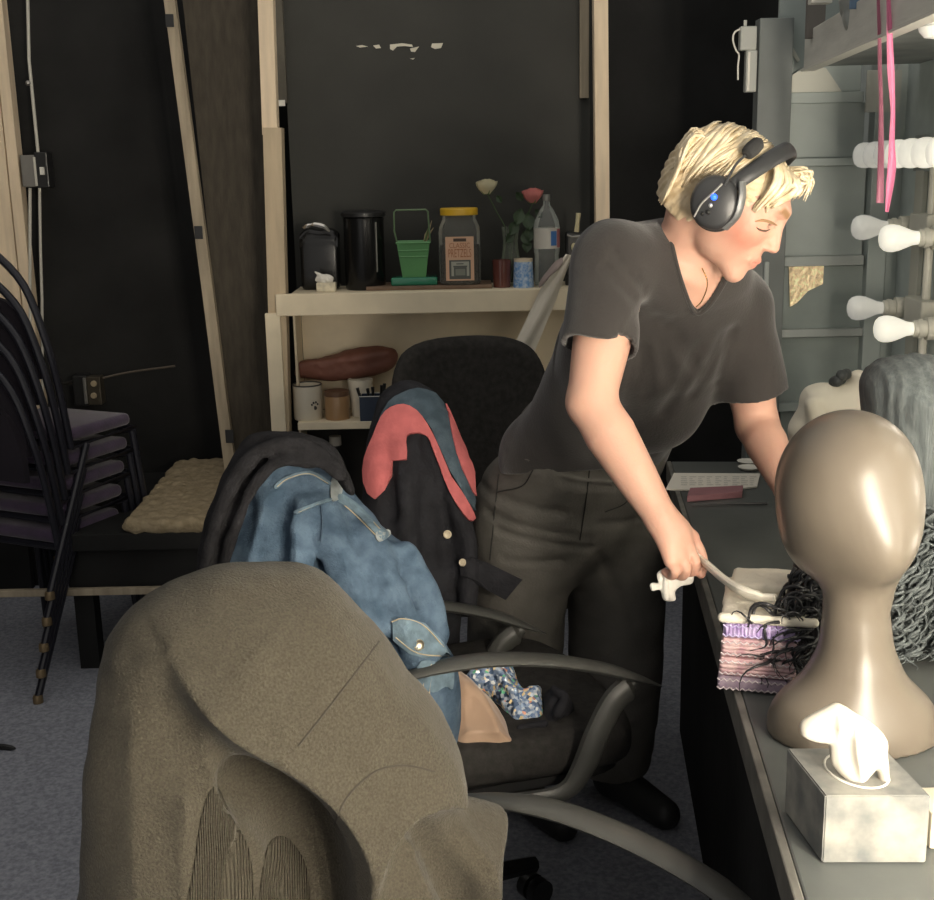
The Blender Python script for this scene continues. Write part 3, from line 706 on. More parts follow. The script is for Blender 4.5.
# red-brown glass, blue cup
tag(obj('tumbler', MB().lathe([(.001, 0), (8.5*k, 0), (9.6*k, 27*k), (8.8*k, 27*k), (7.8*k, 2*k), (0, 2*k)], base(502, Yi-.02), 28), mat('red brown glass', (.13, .045, .035), .15, coat=.5, var=.1)), 'dark red-brown tumbler left of the blue cup', 'tumbler')
cc = base(523.5, Yi-.03)
g = thing('patterned_cup', 'blue and white speckled cup with a pale rim', 'cup', cc)
obj('cup_body', MB().lathe([(.001, 0), (10.4*k, 0), (9.2*k, 25*k)], cc, 30), mat('blue speckled glaze', (.10, .27, .58), .35, col2=(.50, .60, .72), vscale=110), g)
obj('cup_rim', MB().lathe([(9.2*k, 25*k), (9.3*k, 28*k), (8.4*k, 28*k), (8.2*k, 12*k)], cc, 30), mat('cream rim', (.66, .56, .42), .4), g)
# vase with two roses
cv = base(511, Yi+.05)
g = thing('bud_vase', 'dark clear glass vase holding two roses behind the cups', 'vase', cv)
obj('glass', MB().lathe([(.001, 0), (10*k, 0), (10.5*k, 18*k), (8*k, 36*k), (7.5*k, 44*k), (9*k, 58*k)], cv, 28), glass_mat('vase glass', (.55, .6, .5), .12), g)
m_leaf = mat('dark green leaf', (.035, .06, .028), .5, var=.2, vscale=30); m_stem = mat('rose stem', (.07, .11, .05), .6)
def rose(label, hx, hy, mm, bend, leaves, green=True):
    h = P(hx, hy, Yi+.03); bottom = cv+V(0, 0, 6*k)
    g = thing('rose', label, 'flower', bottom)
    pts = cat([bottom, cv+V(bend[0]*k, 0, 50*k), (h+cv+V(bend[0]*k, 0, 50*k))/2+V(bend[1]*k, 0, 0), h-V(0, 0, 6*k)], 6)
    obj('stem', MB().tube(pts, .0022, 6), m_stem, g)
    mb = MB()
    for i in range(16):
        a = i*2.4; rr = (.25+.75*i/15); 
        def petal(s, t, a=a, rr=rr):
            ph = a+(s-.5)*1.7; R = 10.5*k*rr*(.35+.65*math.sin(min(1, t*1.15)*math.pi/2))*(1+.12*t*t*rr); z = (-6+15*t*(1-.25*rr))*k+(-.0035*rr*(2*s-1)**2)
            return h+V(R*math.cos(ph), R*math.sin(ph), z)
        mb.grid(petal, 6, 6, .0008)
    obj('bloom', mb, mm, g)
    mb = MB()
    for i in range(5):
        a = i*1.256; mb.tube([h+V(0, 0, -7*k), h+V(4*k*math.cos(a), 4*k*math.sin(a), -7*k), h+V(8*k*math.cos(a), 8*k*math.sin(a), -3*k)], [.002, .003, .0005], 5, flat=(1, .3))
    obj('sepals', mb, mat('fresh green', (.12, .2, .06), .6), g)
    for (lx, ly, L, an) in leaves:
        q = P(lx, ly, Yi+.03); d = V(math.cos(an), -.25, math.sin(an)); s = unit(np.cross(d, V(0, 1, .2)))
        obj('leaf', MB().grid(lambda a, b, q=q, d=d, s=s, L=L: q+d*L*k*(a-.1)+s*L*k*.36*(b-.5)*2*math.sin(math.pi*min(1, max(.02, a)))+V(0, -.004*abs(b-.5)*2, 0), 8, 4, .0006), m_leaf, g)
rose('white rose on a long stem in the vase', 487, 187, mat('cream rose petal', (.72, .66, .45), .6, var=.08), (-3, -1), [(497, 196, 9, -1.0)])
rose('pink rose drooping from the vase', 533, 196, mat('pink rose petal', (.66, .22, .20), .6, var=.12), (3, 4), [(521, 210, 17, -1.9), (528, 214, 18, -1.5), (517, 222, 16, -2.1), (531, 226, 17, -1.7), (524, 232, 15, -1.3), (514, 234, 13, -2.4), (536, 210, 11, -.9), (522, 200, 11, 2.2), (527, 240, 14, -1.6)])
# water bottle
cw = base(547, Yi+.0)
g = thing('water_bottle', 'clear plastic water bottle with a white and blue label behind the cup', 'bottle', cw)
obj('bottle_body', MB().lathe([(.001, 0), (12*k, 1*k), (12.6*k, 4*k), (12*k, 30*k), (12.8*k, 34*k), (12.8*k, 58*k), (11.8*k, 64*k), (7*k, 74*k), (3.5*k, 79*k), (3.2*k, 84*k)], cw, 32), glass_mat('water bottle plastic', (.85, .88, .85), .08), g)
obj('cap', MB().lathe([(3.8*k, 83*k), (3.8*k, 89*k), (0, 89*k)], cw, 20), mat('clear cap', (.20, .20, .18), .3), g)
lb = MB().lathe([(12.95*k, 37*k), (12.95*k, 57*k)], cw, 40, cap=False); lb2 = obj('bottle_label', lb, mat('white label film', (.55, .52, .46), .4), g)
def arcpatch(c, r, a0, a1, z0, z1): return lambda a, b: c+V(r*math.sin(a0+(a1-a0)*a), -r*math.cos(a0+(a1-a0)*a), z0+(z1-z0)*b)
obj('label_print', MB().grid(arcpatch(cw, 13.1*k, .25, .75, 40*k, 54*k), 8, 2, .0004), mat('blue print', (.06, .17, .42), .4), lb2)
obj('label_print', MB().grid(arcpatch(cw, 13.1*k, .8, 1.3, 38*k, 56*k), 8, 2, .0004), mat('rose print', (.4, .16, .17), .4), lb2)
# metal hook plate and tool on the board at the right
g = thing('hand_mixer', 'small dark gadget with a pale upright handle at the right end of the shelf', 'gadget', base(577, Yi))
part('body', [(566, 232, 585, 289)], m_blkplastic, g, Yi-.01, .05, .008)
obj('handle', MB().tube([P(576.5, 232, Yi-.02), P(577.5, 222, Yi-.02), P(578.5, 213, Yi-.02)], [2.5*k, 2*k, 2.6*k], 10), mat('pale yellow plastic', (.58, .52, .32), .4), g)
obj('knob', MB().ball(P(574, 247, Yi-.02), (3*k, .006, 4*k)), mat('pale yellow plastic', (1, 1, 1)), g)
obj('lever', MB().tube([P(567, 235, Yi-.02), P(572, 237, Yi-.02), P(580, 236, Yi-.02)], .0035, 6), m_metal, g)
# paper bag hanging over the edge
Yh = Yb-.04
m_paper = mat('white carrier paper', (.66, .61, .52), .6, bump=.15, bscale=25)
A = [P(566, 254, Yb-.02), P(540, 290, Yb-.045), P(513, 348, Yb-.06)]; B = [P(572, 255, Yb+.0), P(556, 300, Yb-.03), P(534, 352, Yb-.045)]
def hang(a, b):
    i = min(int(b*2), 1); t = b*2-i; p = A[i]*(1-t)+A[i+1]*t; q = B[i]*(1-t)+B[i+1]*t; r = p*(1-a)+q*a; return r+V(0, -.012*math.sin(a*math.pi)-.004*math.sin(a*9+b*5), 0)
g = thing('paper_bag', 'crumpled white paper bag hanging over the shelf edge behind the person', 'bag', P(538, 350, Yb-.05))
obj('sheet', MB().grid(hang, 14, 20, .002), m_paper, g)
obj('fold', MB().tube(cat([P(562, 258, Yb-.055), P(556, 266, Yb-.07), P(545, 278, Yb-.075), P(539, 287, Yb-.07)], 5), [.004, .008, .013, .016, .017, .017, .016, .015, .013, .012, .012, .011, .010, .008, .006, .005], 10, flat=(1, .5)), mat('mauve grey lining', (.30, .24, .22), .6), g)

# ---- lower shelf
Y2 = Yb+.06; Z2 = ZL+.024; k2 = pxm(1, Y2)
def b2(px, Y=Y2): q = P(px, 425, Y); return V(q[0], Y, Z2)
m_enamel = mat('cream enamel', (.68, .62, .50), .3, coat=.3); m_rim = mat('dark enamel rim', (.05, .045, .04), .4)
c = b2(309)
g = thing('enamel_mug', 'white enamel mug with a dark rim and black paw print', 'mug', c)
obj('mug_body', MB().lathe([(.001, 0), (14*k2, 0), (14.6*k2, 2*k2), (14.6*k2, 35*k2), (13.8*k2, 35*k2), (13.6*k2, 3*k2), (0, 3*k2)], c, 36), m_enamel, g)
obj('rim', MB().tube([c+V(14.4*k2*math.cos(a), 14.4*k2*math.sin(a), 35.3*k2) for a in np.linspace(0, 2*math.pi, 36, endpoint=False)], .8*k2, 6, closed=True), m_rim, g)
mb = MB()
for da, dz, r in ((.62, 13, 2.1), (.40, 16.5, 1.1), (.52, 18.3, 1.2), (.70, 18.6, 1.2), (.84, 16.5, 1.1)):
    mb.ball(c+V(14.7*k2*math.sin(da), -14.7*k2*math.cos(da), dz*k2), (r*k2, .0015, r*k2), 10, 6)
obj('paw_print', mb, m_rim, g)
c = b2(338, Y2-.01)
g = thing('amber_jar', 'short tan jar with a brown lid between two mugs', 'jar', c)
obj('jar_body', MB().lathe([(.001, 0), (12.4*k2, 0), (12.6*k2, 22*k2), (12*k2, 24*k2)], c, 30), mat('tan glass', (.33, .20, .10), .3), g)
obj('jar_lid', MB().lathe([(12.2*k2, 24*k2), (12.6*k2, 24.4*k2), (12.6*k2, 29*k2), (0, 29.5*k2)], c, 30), mat('brown lid', (.13, .07, .04), .5), g)
c = b2(362, Y2+.03)
tag(obj('tall_mug', MB().lathe([(.001, 0), (10*k2, 0), (13*k2, 38*k2), (12*k2, 38*k2), (9*k2, 3*k2), (0, 3*k2)], c, 30), m_enamel), 'plain cream tapered mug behind the dark blue box', 'mug')
c = b2(374, Y2-.035)
g = thing('pencil_box', 'dark blue open box holding black tools on the lower shelf', 'box', c)
mb = MB(); hx = 13*k2
for lo, hi in (((-hx, -.03, 0), (hx, .03, .003)), ((-hx, -.03, .003), (-hx+.002, .03, 25*k2)), ((hx-.002, -.03, .003), (hx, .03, 25*k2)), ((-hx+.002, -.03, .003), (hx-.002, -.028, 25*k2)), ((-hx+.002, .028, .003), (hx-.002, .03, 25*k2))): mb.box(c+V(*lo), c+V(*hi))
obj('box_body', mb, mat('navy lacquer', (.018, .03, .055), .35), g, smooth=False)
obj('box_rim', MB().tube([c+V(sx*hx, sy*.03, 25*k2) for sx, sy in ((-1, -1), (1, -1), (1, 1), (-1, 1))], .7*k2, 6, closed=True), mat('dull steel', (.3, .3, .28), .35, .8), g)
for i, (dx, tx, tz) in enumerate(((-8, -15, 33), (-2, -5, 32), (1, 0, 33), (9, 12, 36), (6, 9, 34))):
    tag(obj('marker_pen', MB().tube([c+V(dx*k2, -.01+.006*i, 2*k2), c+V((dx*.4+tx*.6)*k2, -.01+.006*i, 22*k2), c+V(tx*k2, -.012+.006*i, tz*k2)], [.004, .004, .0055], 8), m_blkplastic), 'black tool standing in the dark blue box', 'tool', 'black tools in the dark blue box')
# folded leather bag on the mugs
Yf = Yb+.13
out = [(295, 369), (300, 361), (325, 357), (350, 349), (372, 346.5), (392, 348), (398, 356), (394, 366), (380, 374), (352, 379), (330, 381), (310, 378), (297, 377)]
vf = relief(out, P(345, 364, Yf), V(0, -1, 0), .035, h=.003, ridges=[([(300, 364), (340, 359), (388, 352)], .028, .008, .02), ([(296, 374), (330, 377), (370, 373), (393, 365)], .035, .006, -.012)], noise=(.0035, 22))
tag(obj('leather_bag', vf, mat('red brown leather', (.21, .085, .06), .6, col2=(.15, .06, .04), vscale=9, bump=.2, bscale=60)), 'folded red-brown leather bag lying across the mugs', 'bag')
# bottles in the dark recess below
for px, h, lab, mm in ((338, 62, 'dim bottle with a white cap below the lower shelf', m_blkplastic), (318, 44, 'short dark bottle below the lower shelf', m_blkplastic)):
    c = V(P(px, 500, Yb+.1)[0], Yb+.1, ZL-.30 if h > 50 else ZL-.30)
    z0 = .001; H = c[2]+h*k2
    g = thing('spray_bottle' if h > 50 else 'dark_bottle', lab, 'bottle', V(c[0], c[1], z0))
    zb = P(px, 436 if h > 50 else 448, Yb+.1)[2]
    obj('bottle_body', MB().lathe([(.001, z0), (.035, z0), (.035, zb-.09), (.014, zb-.05), (.013, zb-.03)], V(c[0], c[1], 0), 20), mm, g)
    obj('cap', MB().lathe([(.02, zb-.03), (.02, zb), (0, zb)], V(c[0], c[1], 0), 16), mat('white cap', (.45, .42, .36), .5) if h > 50 else m_blkplastic, g)
# ------------------------------------------------------------------ office chairs
m_fab = mat('black chair fabric', (.030, .028, .026), .9, var=.2, vscale=60, bump=.3, bscale=250, spec=.2)
m_arm = mat('dark grey moulded plastic', (.055, .055, .050), .42, bump=.05, bscale=120)
def rslab(lo, hi, r, wav=0.0, h=.008, curve=0.0):
    lo = np.array(lo, float); hi = np.array(hi, float); c = (lo+hi)/2; hs = (hi-lo)/2
    def f(p):
        q = p.copy()
        if curve: q[:, 0] = q[:, 0]-curve*(q[:, 1]/hs[1])**2
        return s_box(q, c, hs, r)
    return nets(f, lo-.06, hi+.06, h)
def office_chair(label, group=None):
    t = thing('office_chair', label, 'chair')
    def seat(p):
        q = p.copy(); q[:, 2] = q[:, 2]+.015*np.clip((q[:, 0]-.2)/.16, 0, 1)**2
        u = poly_sd(q[:, 0], q[:, 1], cat([(-.14, -.2), (.1, -.245), (.30, -.24), (.37, -.16), (.385, 0), (.37, .16), (.30, .24), (.1, .245), (-.14, .2), (-.16, 0)], 5, True))+.035
        w = np.abs(q[:, 2]-.48)-.005
        return np.minimum(np.maximum(u, w), 0)+np.sqrt(np.maximum(u, 0)**2+np.maximum(w, 0)**2)-.035
    obj('seat', nets(seat, (-.24, -.3, .42), (.45, .3, .54), .008), m_fab, t, local=True)
    obj('seat_shell', MB().prism(cat([(-.12, -.19), (.1, -.225), (.29, -.22), (.35, -.14), (.36, 0), (.35, .14), (.29, .22), (.1, .225), (-.12, .19)], 4, True), (0, 0, .425), (1, 0, 0), (0, 1, 0), (0, 0, 1), .016), m_blkplastic, t, local=True)
    def back(p):
        q = p.copy(); q[:, 0] = q[:, 0]-.10*(q[:, 1]/.24)**2*.55+(q[:, 2]-.62)*.14
        u = poly_sd(q[:, 1], q[:, 2], cat([(-.18, .58), (0, .575), (.18, .58), (.225, .66), (.235, .80), (.215, .93), (.15, .99), (0, 1.005), (-.15, .99), (-.215, .93), (-.235, .80), (-.225, .66)], 4, True))+.03
        w = np.abs(q[:, 0]+.27)-.003
        return np.minimum(np.maximum(u, w), 0)+np.sqrt(np.maximum(u, 0)**2+np.maximum(w, 0)**2)-.03
    obj('backrest', nets(back, (-.45, -.27, .55), (-.12, .27, 1.03), .008), m_fab, t, local=True)
    obj('back_bar', MB().tube(cat([(-.02, 0, .405), (-.20, 0, .41), (-.30, 0, .46), (-.325, 0, .58), (-.33, 0, .72)], 5), .03, 8, flat=(1, .35)), m_blkplastic, t, local=True)
    for s in (-1, 1):
        y = s*.28
        pad = cat([(-.15, y, .635), (-.06, y, .662), (.04, y*1.01, .674), (.15, y*1.01, .666), (.25, y, .645), (.33, y*.98, .618), (.375, y*.97, .600)], 5)
        n = len(pad); rr = [.0255*min(1, .35+2.5*i/n)*min(1, .16+3.2*(n-1-i)/n) for i in range(n)]
        a = obj('armrest', MB().tube(pad, rr, 12, flat=(.95, .36), up=V(0, 0, 1)), m_arm, t, local=True)
        sup = cat([(.325, y*.98, .612), (.285, y*.99, .585), (.255, y*1.0, .53), (.235, y, .475), (.205, y*.99, .432), (.14, y*.96, .418), (.0, y*.92, .415), (-.10, y*.86, .418)], 5)
        n = len(sup); rr = [.012 if i < 2 else .023-.007*min(1, max(0, (i-14)/8)) for i in range(n)]
        obj('arm_support', MB().tube(sup, rr, 10, flat=(.75, 1)), m_arm, a, local=True)
    obj('gas_column', MB().lathe([(.05, .40), (.05, .42), (.03, .40), (.03, .26), (.022, .25), (.022, .14)][::-1], n=20), m_blkplastic, t, local=True)
    obj('hub', MB().lathe([(.001, .085), (.045, .085), (.05, .10), (.04, .14), (.024, .15)], n=20), m_blkplastic, t, local=True)
    for i in range(5):
        a = 2*math.pi*i/5+.3; d = V(math.cos(a), math.sin(a), 0); x = V(-math.sin(a), math.cos(a), 0)
        lg = obj('base_leg', MB().tube([d*.04+V(0, 0, .115), d*.16+V(0, 0, .105), d*.285+V(0, 0, .082)], [.022, .02, .016], 8), m_blkplastic, t, local=True)
        mb = MB()
        for q in (-1, 1):
            A = d*.285+x*q*.016+V(0, 0, .028); mb.tube([A-x*.011, A+x*.011], .0275, 16)
        obj('caster', mb, m_blkplastic, lg, local=True)
    return t
cA = office_chair('office chair nearest the camera, its back under the grey wool coat')
cA.location = (-.08, 1.28, 0); cA.rotation_euler = (0, 0, R_(-33))
cB = dup(cA); cB['label'] = 'office chair under the blue denim jacket, sequin cloth on its seat'; cB.location = (-.11, 2.08, 0); cB.rotation_euler = (0, 0, R_(18))
cC = dup(cA); cC['label'] = 'office chair whose back carries the black jacket with pink lining'; cC.location = (-.34, 2.74, 0); cC.rotation_euler = (0, 0, R_(176)); cC.scale = (.8, .9, 1)
for o in list(cC.children):
    if o.name.startswith('armrest'):
        for q_ in list(o.children): bpy.data.objects.remove(q_)
        bpy.data.objects.remove(o)
cA.scale = (1, 1, .95); cB.scale = (1, 1, 1.045)
for o in cB.children:
    if o.name.startswith('armrest'): o.rotation_euler = (0, R_(4.2), 0); o.location = (-.09, -.12, -.03) if o.data.vertices[0].co.y > 0 else (-.045, 0, .022)
cD = dup(cA); cD['label'] = 'bare black office chair before the cream shelves, its round back facing the room'; cD.location = (.075, 3.13, 0); cD.rotation_euler = (0, 0, R_(-76)); cD.scale = (1, 1, 1.03)
def shift_back(c, dx, dz, sy=1):
    for o in c.children:
        if o.name.startswith('backrest'): o.location = (dx, 0, dz); o.scale = (1, sy, 1)
shift_back(cA, .02, -.06, .62); shift_back(cB, .10, -.08, .74); shift_back(cC, 0, -.14, .75)
for c in (cA, cB, cC, cD): c['group'] = 'black office chairs along the dressing table'

# ------------------------------------------------------------------ garments over the chair backs
# grey wool coat
c2 = lambda x, y: (60+.4925*x, 540+.4925*y)
m_wool = mat('grey brown wool', (.044, .038, .028), .95, col2=(.068, .060, .045), vscale=330, bump=.6, bscale=340, spec=.1, sheen=.10)
out = [(72, 1050), (78, 900), (85, 800), (92, 740), (104, 682), (122, 646), (150, 617), (195, 593), (240, 580), (290, 577), (322, 580), (347, 593), (376, 625), (405, 662), (432, 698), (450, 731), (456, 764), (456, 790), (475, 800), (495, 806), (503, 812), (497, 835), (491, 865), (487, 900), (490, 960), (478, 1050), (300, 1060)]
coat_ridges = [
    ([(*c2(330, 470), .1), (*c2(400, 452), .1), (*c2(470, 498), .1), (*c2(503, 570), .1), (*c2(512, 660), .1), (*c2(508, 790), .1)], -.050, [.018, .034, .044, .046, .040, .034], -.020),
    ([(*c2(340, 520), .1), (*c2(378, 600), .1), (*c2(396, 790), .1)], 0, [.01, .02, .022], -.015),
    ([(*c2(655, 510), .1), (*c2(695, 590), .1), (*c2(740, 690), .1), (*c2(765, 800), .1)], -.008, [.016, .030, .036, .036], -.016),
    ([(*c2(575, 640), .1), (*c2(592, 800), .1)], 0, .022, -.018),
]
coat_crests = [
    ([c2(210, 215), c2(250, 285), c2(330, 345), c2(420, 395), c2(490, 452), c2(537, 525), c2(552, 610), c2(553, 760)], .030, .07, .012, .048),
    ([c2(262, 310), c2(268, 380), c2(278, 450), c2(300, 490)], .022, .02, .03),
    ([c2(140, 300), c2(128, 420), c2(122, 560), c2(118, 760)], .020, .05, .03),
    ([c2(225, 420), c2(210, 540), c2(205, 760)], .022, .035, .02),
    ([c2(330, 490), c2(290, 570), c2(272, 760)], .022, .012, .04),
    ([c2(440, 610), c2(462, 680), c2(455, 780)], .026, .03, .02),
    ([c2(556, 600), c2(585, 525), c2(640, 472), c2(720, 460), c2(800, 492), c2(860, 520)], .020, .06, .012, .022),
    ([c2(645, 500), c2(655, 580), c2(700, 680), c2(735, 770)], .024, .014, .03),
    ([c2(770, 520), c2(815, 600), c2(850, 720)], .022, .03, .02),
    ([c2(600, 630), c2(655, 700), c2(690, 780)], .018, .02, .02),
    ([c2(380, 330), c2(440, 300), c2(560, 250)], .006, .03, .03),
]
cn = unit(V(.42, -.91, 0))
coatvf = relief(out, (-.25, 1.33, .9), cn, .085, h=.0048, R=.083, ridges=coat_ridges, lean=[(560, -.05), (700, -.005), (900, .02), (1060, .02)], noise=(.0032, 17), bulge=.02, seed=3, crests=coat_crests)
coat = tag(obj('wool_coat', coatvf, m_wool, ang=0), 'grey-brown wool coat draped over the nearest chair back', 'coat')
cb = bvh_of(coatvf)
m_seam = mat('dark seam', (.036, .031, .024), .95)
for s in ([c2(484, 418), c2(560, 322), c2(648, 206)], [c2(556, 578), c2(585, 520), c2(640, 470), c2(700, 458), c2(760, 470)]):
    obj('seam', MB().tube(on_surface(cb, s, .0002), .0012, 6), m_seam, coat)
m_rib = mat('ribbed wool', (.048, .042, .032), .95, col2=(.068, .06, .046), vscale=330, wave=(130, 'X', .8, .3), bump=.3, bscale=260, spec=.1)
obj('ribbed_hem', drape(cb, [c2(318, 500), c2(345, 560), c2(380, 620), c2(392, 700), c2(392, 800), c2(262, 800), c2(275, 640), c2(292, 540)], .0003, .0012, 4), m_rib, coat, ang=0)
obj('ribbed_cuff', drape(cb, [c2(415, 640), c2(450, 600), c2(490, 640), c2(505, 700), c2(500, 800), c2(410, 800)], .0003, .0012, 4), m_rib, coat, ang=0)

# denim jacket
d2 = lambda x, y: (180+.4069*x, 320+.4069*y)
m_denim = mat('blue denim', (.044, .072, .108), .85, col2=(.094, .138, .192), vscale=30, bump=.45, bscale=300, spec=.15)
m_denim2 = mat('worn denim seam', (.12, .17, .21), .85, var=.2, vscale=60, bump=.4, bscale=200, spec=.15)
m_thread = mat('tan thread', (.36, .30, .20), .8)
out = [(256, 486), (268, 473), (284, 466), (304, 464), (331, 476), (351, 491), (375, 517), (390, 534), (408, 549), (420, 572), (428, 601), (440, 633), (451, 658), (455, 690), (453, 722), (444, 760), (400, 790), (260, 790), (190, 700), (200, 622), (214, 576), (226, 546), (242, 512)]
dr = [
    ([(*d2(232, 420), .06), (*d2(225, 520), .085), (*d2(222, 640), .09)], 0, .018, .025),
    ([(*d2(280, 470), .09), (*d2(275, 560), .095), (*d2(280, 660), .1)], 0, .022, .025),
    ([(*d2(215, 460), .13), (*d2(190, 560), .13), (*d2(170, 660), .12)], 0, .020, -.02),
    ([(*d2(255, 450), .125), (*d2(245, 560), .14), (*d2(245, 660), .14)], 0, .017, -.02),
    ([(*d2(345, 460), .085), (*d2(380, 560), .105), (*d2(430, 690), .11)], 0, .026, .03),
    ([(*d2(335, 500), .14), (*d2(340, 600), .15), (*d2(360, 690), .15)], 0, .018, -.022),
    ([(*d2(455, 520), .075), (*d2(485, 600), .098), (*d2(520, 690), .10), (*d2(560, 760), .1)], 0, .026, .03),
    ([(*d2(440, 560), .135), (*d2(470, 640), .15), (*d2(505, 730), .15)], 0, .014, -.02),
    ([(*d2(520, 590), .125), (*d2(548, 640), .14), (*d2(556, 680), .14)], 0, .012, -.02),
    ([(*d2(540, 560), .065), (*d2(585, 640), .085), (*d2(600, 720), .085)], 0, .022, .03),
    ([(*d2(205, 400), .05), (*d2(290, 372), .06), (*d2(370, 395), .06)], 0, .02, .03),
]
denvf = relief(out, (-.16, 1.93, .9), unit(V(.25, -.97, 0)), .075, h=.0042, R=.073, ridges=dr, lean=[(460, -.10), (520, -.03), (640, .03), (780, .03)], noise=(.0028, 22), bulge=.02, seed=9, crests=[
    ([d2(275, 455), d2(268, 540), d2(270, 680)], .012, .02, .008), ([d2(350, 460), d2(385, 560), d2(435, 700)], .014, .012, .03), ([d2(450, 510), d2(480, 590), d2(525, 700)], .013, .012, .03), ([d2(540, 560), d2(585, 640), d2(610, 720)], .012, .01, .02), ([d2(215, 430), d2(170, 540), d2(140, 660)], .010, .02, .01)])
denim = tag(obj('denim_jacket', denvf, m_denim, ang=0), 'faded blue denim jacket hung over the middle office chair', 'jacket')
db = bvh_of(denvf)
def dpatch(name, poly, m=m_denim2, lift=.001, th=.0025, step=3, closed=3):
    return obj(name, drape(db, [d2(*p) for p in poly], lift, th, step, closed), m, denim, ang=40)
def stitch(pts, par=None, m=m_thread, r=.0011):
    obj('stitching', MB().tube(on_surface(db, [d2(*p) for p in pts], .003 if par is None else .0095), r, 5), m, par or denim)
dpatch('yoke_seam', [(232, 408), (262, 385), (320, 372), (368, 398), (366, 406), (318, 381), (266, 393), (238, 415)])
dpatch('shoulder_tab', [(372, 392), (384, 389), (398, 402), (390, 440), (370, 442)], m=mat('pale denim patch', (.22, .24, .24), .85, var=.2, vscale=60))
dpatch('side_seam', [(392, 428), (430, 450), (470, 490), (510, 524), (500, 542), (485, 532), (455, 500), (420, 468), (386, 444)])
dpatch('seam_end', [(480, 524), (512, 516), (516, 530), (488, 546)], m=MATS['pale denim patch'])
dpatch('front_seam', [(285, 470), (330, 452), (368, 440), (368, 446), (332, 459), (288, 478)])
stitch([(396, 430), (440, 462), (500, 522)]); stitch([(388, 442), (430, 478), (486, 534)])
stitch([(238, 410), (266, 390), (318, 378), (364, 402)])
stitch([(290, 474), (332, 456), (366, 443)])
stitch([(347, 455), (350, 500), (346, 545)], m=mat('dark thread', (.05, .08, .12), .8))
fl = dpatch('cuff_flap', [(522, 742), (550, 732), (598, 746), (642, 792), (660, 828), (602, 831), (566, 817), (528, 784)], lift=.002, th=.005, closed=0)
stitch([(520, 742), (548, 734), (598, 750), (646, 802), (660, 828)], fl); stitch([(530, 780), (570, 812), (604, 823), (655, 826)], fl)
def disc(b, px, py, r, m, parent, name='button', lift=.006, th=.004):
    c, nn = cast(b, px, py)
    if c is None: return
    z = unit(nn+unit(CAM-c)*.6); Mx = Matrix.Translation(Vector(c+z*lift)) @ Vector(z).to_track_quat('Z', 'Y').to_matrix().to_4x4()
    obj(name, MB().lathe([(0, 0), (r, 0), (r, th*.6), (r*.8, th), (r*.6, th*.7), (0, th*.7)], n=20, M=Mx), m, parent)
m_brass = mat('pale metal button', (.55, .48, .36), .3, .9)
disc(db, *d2(583, 797), .0095, m_brass, fl)
dpatch('hem_band', [(590, 838), (640, 842), (668, 850), (668, 905), (650, 900), (620, 915), (585, 890)], lift=.001)
stitch([(618, 845), (600, 885), (596, 930)]); stitch([(634, 848), (616, 890), (612, 935)])

# dark cardigan over its top
out = [d2(*p) for p in [(432, 425), (405, 352), (372, 322), (320, 303), (245, 296), (180, 306), (142, 340), (100, 410), (65, 480), (46, 560), (38, 640), (36, 690), (62, 700), (92, 632), (120, 562), (150, 482), (190, 418), (228, 376), (285, 356), (335, 362), (380, 392), (412, 432)]]
cr = [([(*d2(60, 600), .03), (*d2(90, 480), .04), (*d2(150, 370), .045), (*d2(230, 318), .045), (*d2(320, 322), .045), (*d2(390, 380), .04)], 0, .012, .014),
      ([(*d2(80, 610), .045), (*d2(110, 500), .055), (*d2(165, 395), .058), (*d2(235, 338), .056), (*d2(320, 342), .056), (*d2(385, 392), .05)], 0, .006, -.012),
      ([(*d2(105, 590), .035), (*d2(135, 490), .045), (*d2(180, 405), .05), (*d2(245, 350), .05), (*d2(320, 350), .05)], 0, .008, .012)]
m_card = mat('charcoal knit', (.015, .0145, .016), .95, var=.25, vscale=50, bump=.5, bscale=200, spec=.15)
cardvf = relief(out, (-.17, 1.86, .9), unit(V(.2, -.98, 0)), .035, h=.004, R=.033, ridges=cr, lean=[(440, -.07), (500, 0), (600, .03)], noise=(.0025, 20), seed=21)
tag(obj('cardigan', cardvf, m_card, ang=0), 'dark charcoal cardigan thrown over the top of the denim jacket', 'cardigan')

# black jacket with pink lining on the third chair
out = [d2(*p) for p in [(448, 450), (455, 375), (470, 310), (492, 240), (515, 200), (545, 180), (585, 170), (625, 182), (655, 208), (690, 290), (726, 382), (726, 440), (716, 520), (712, 585), (690, 640), (680, 720), (660, 800), (560, 830), (470, 700), (440, 560)]]
jr = [([(*d2(560, 300), .06), (*d2(545, 420), .075), (*d2(550, 600), .08), (*d2(560, 780), .08)], 0, .020, .03),
      ([(*d2(610, 300), .085), (*d2(640, 400), .105), (*d2(640, 560), .11)], 0, .016, -.02),
      ([(*d2(660, 420), .06), (*d2(690, 520), .075), (*d2(680, 660), .08)], 0, .018, .03),
      ([(*d2(500, 330), .09), (*d2(500, 450), .1)], 0, .014, -.02)]
m_blk = mat('black cotton drill', (.016, .016, .019), .85, var=.2, vscale=30, bump=.35, bscale=160, spec=.2)
jackvf = relief(out, (-.10, 2.42, .9), unit(V(.2, -.98, 0)), .06, h=.0045, R=.058, ridges=jr, lean=[(390, -.12), (460, -.02), (600, .04)], noise=(.003, 18), bulge=.01, seed=31)
jack = tag(obj('black_jacket', jackvf, m_blk, ang=0), 'black jacket showing its coral pink lining, hung on the third chair', 'jacket')
jb = bvh_of(jackvf)
m_pink = mat('coral pink lining', (.46, .125, .125), .85, var=.10, vscale=30, bump=.3, bscale=120, spec=.15)
m_dkden = mat('dark denim collar', (.03, .05, .068), .85, col2=(.06, .088, .11), vscale=30, bump=.4, bscale=200)
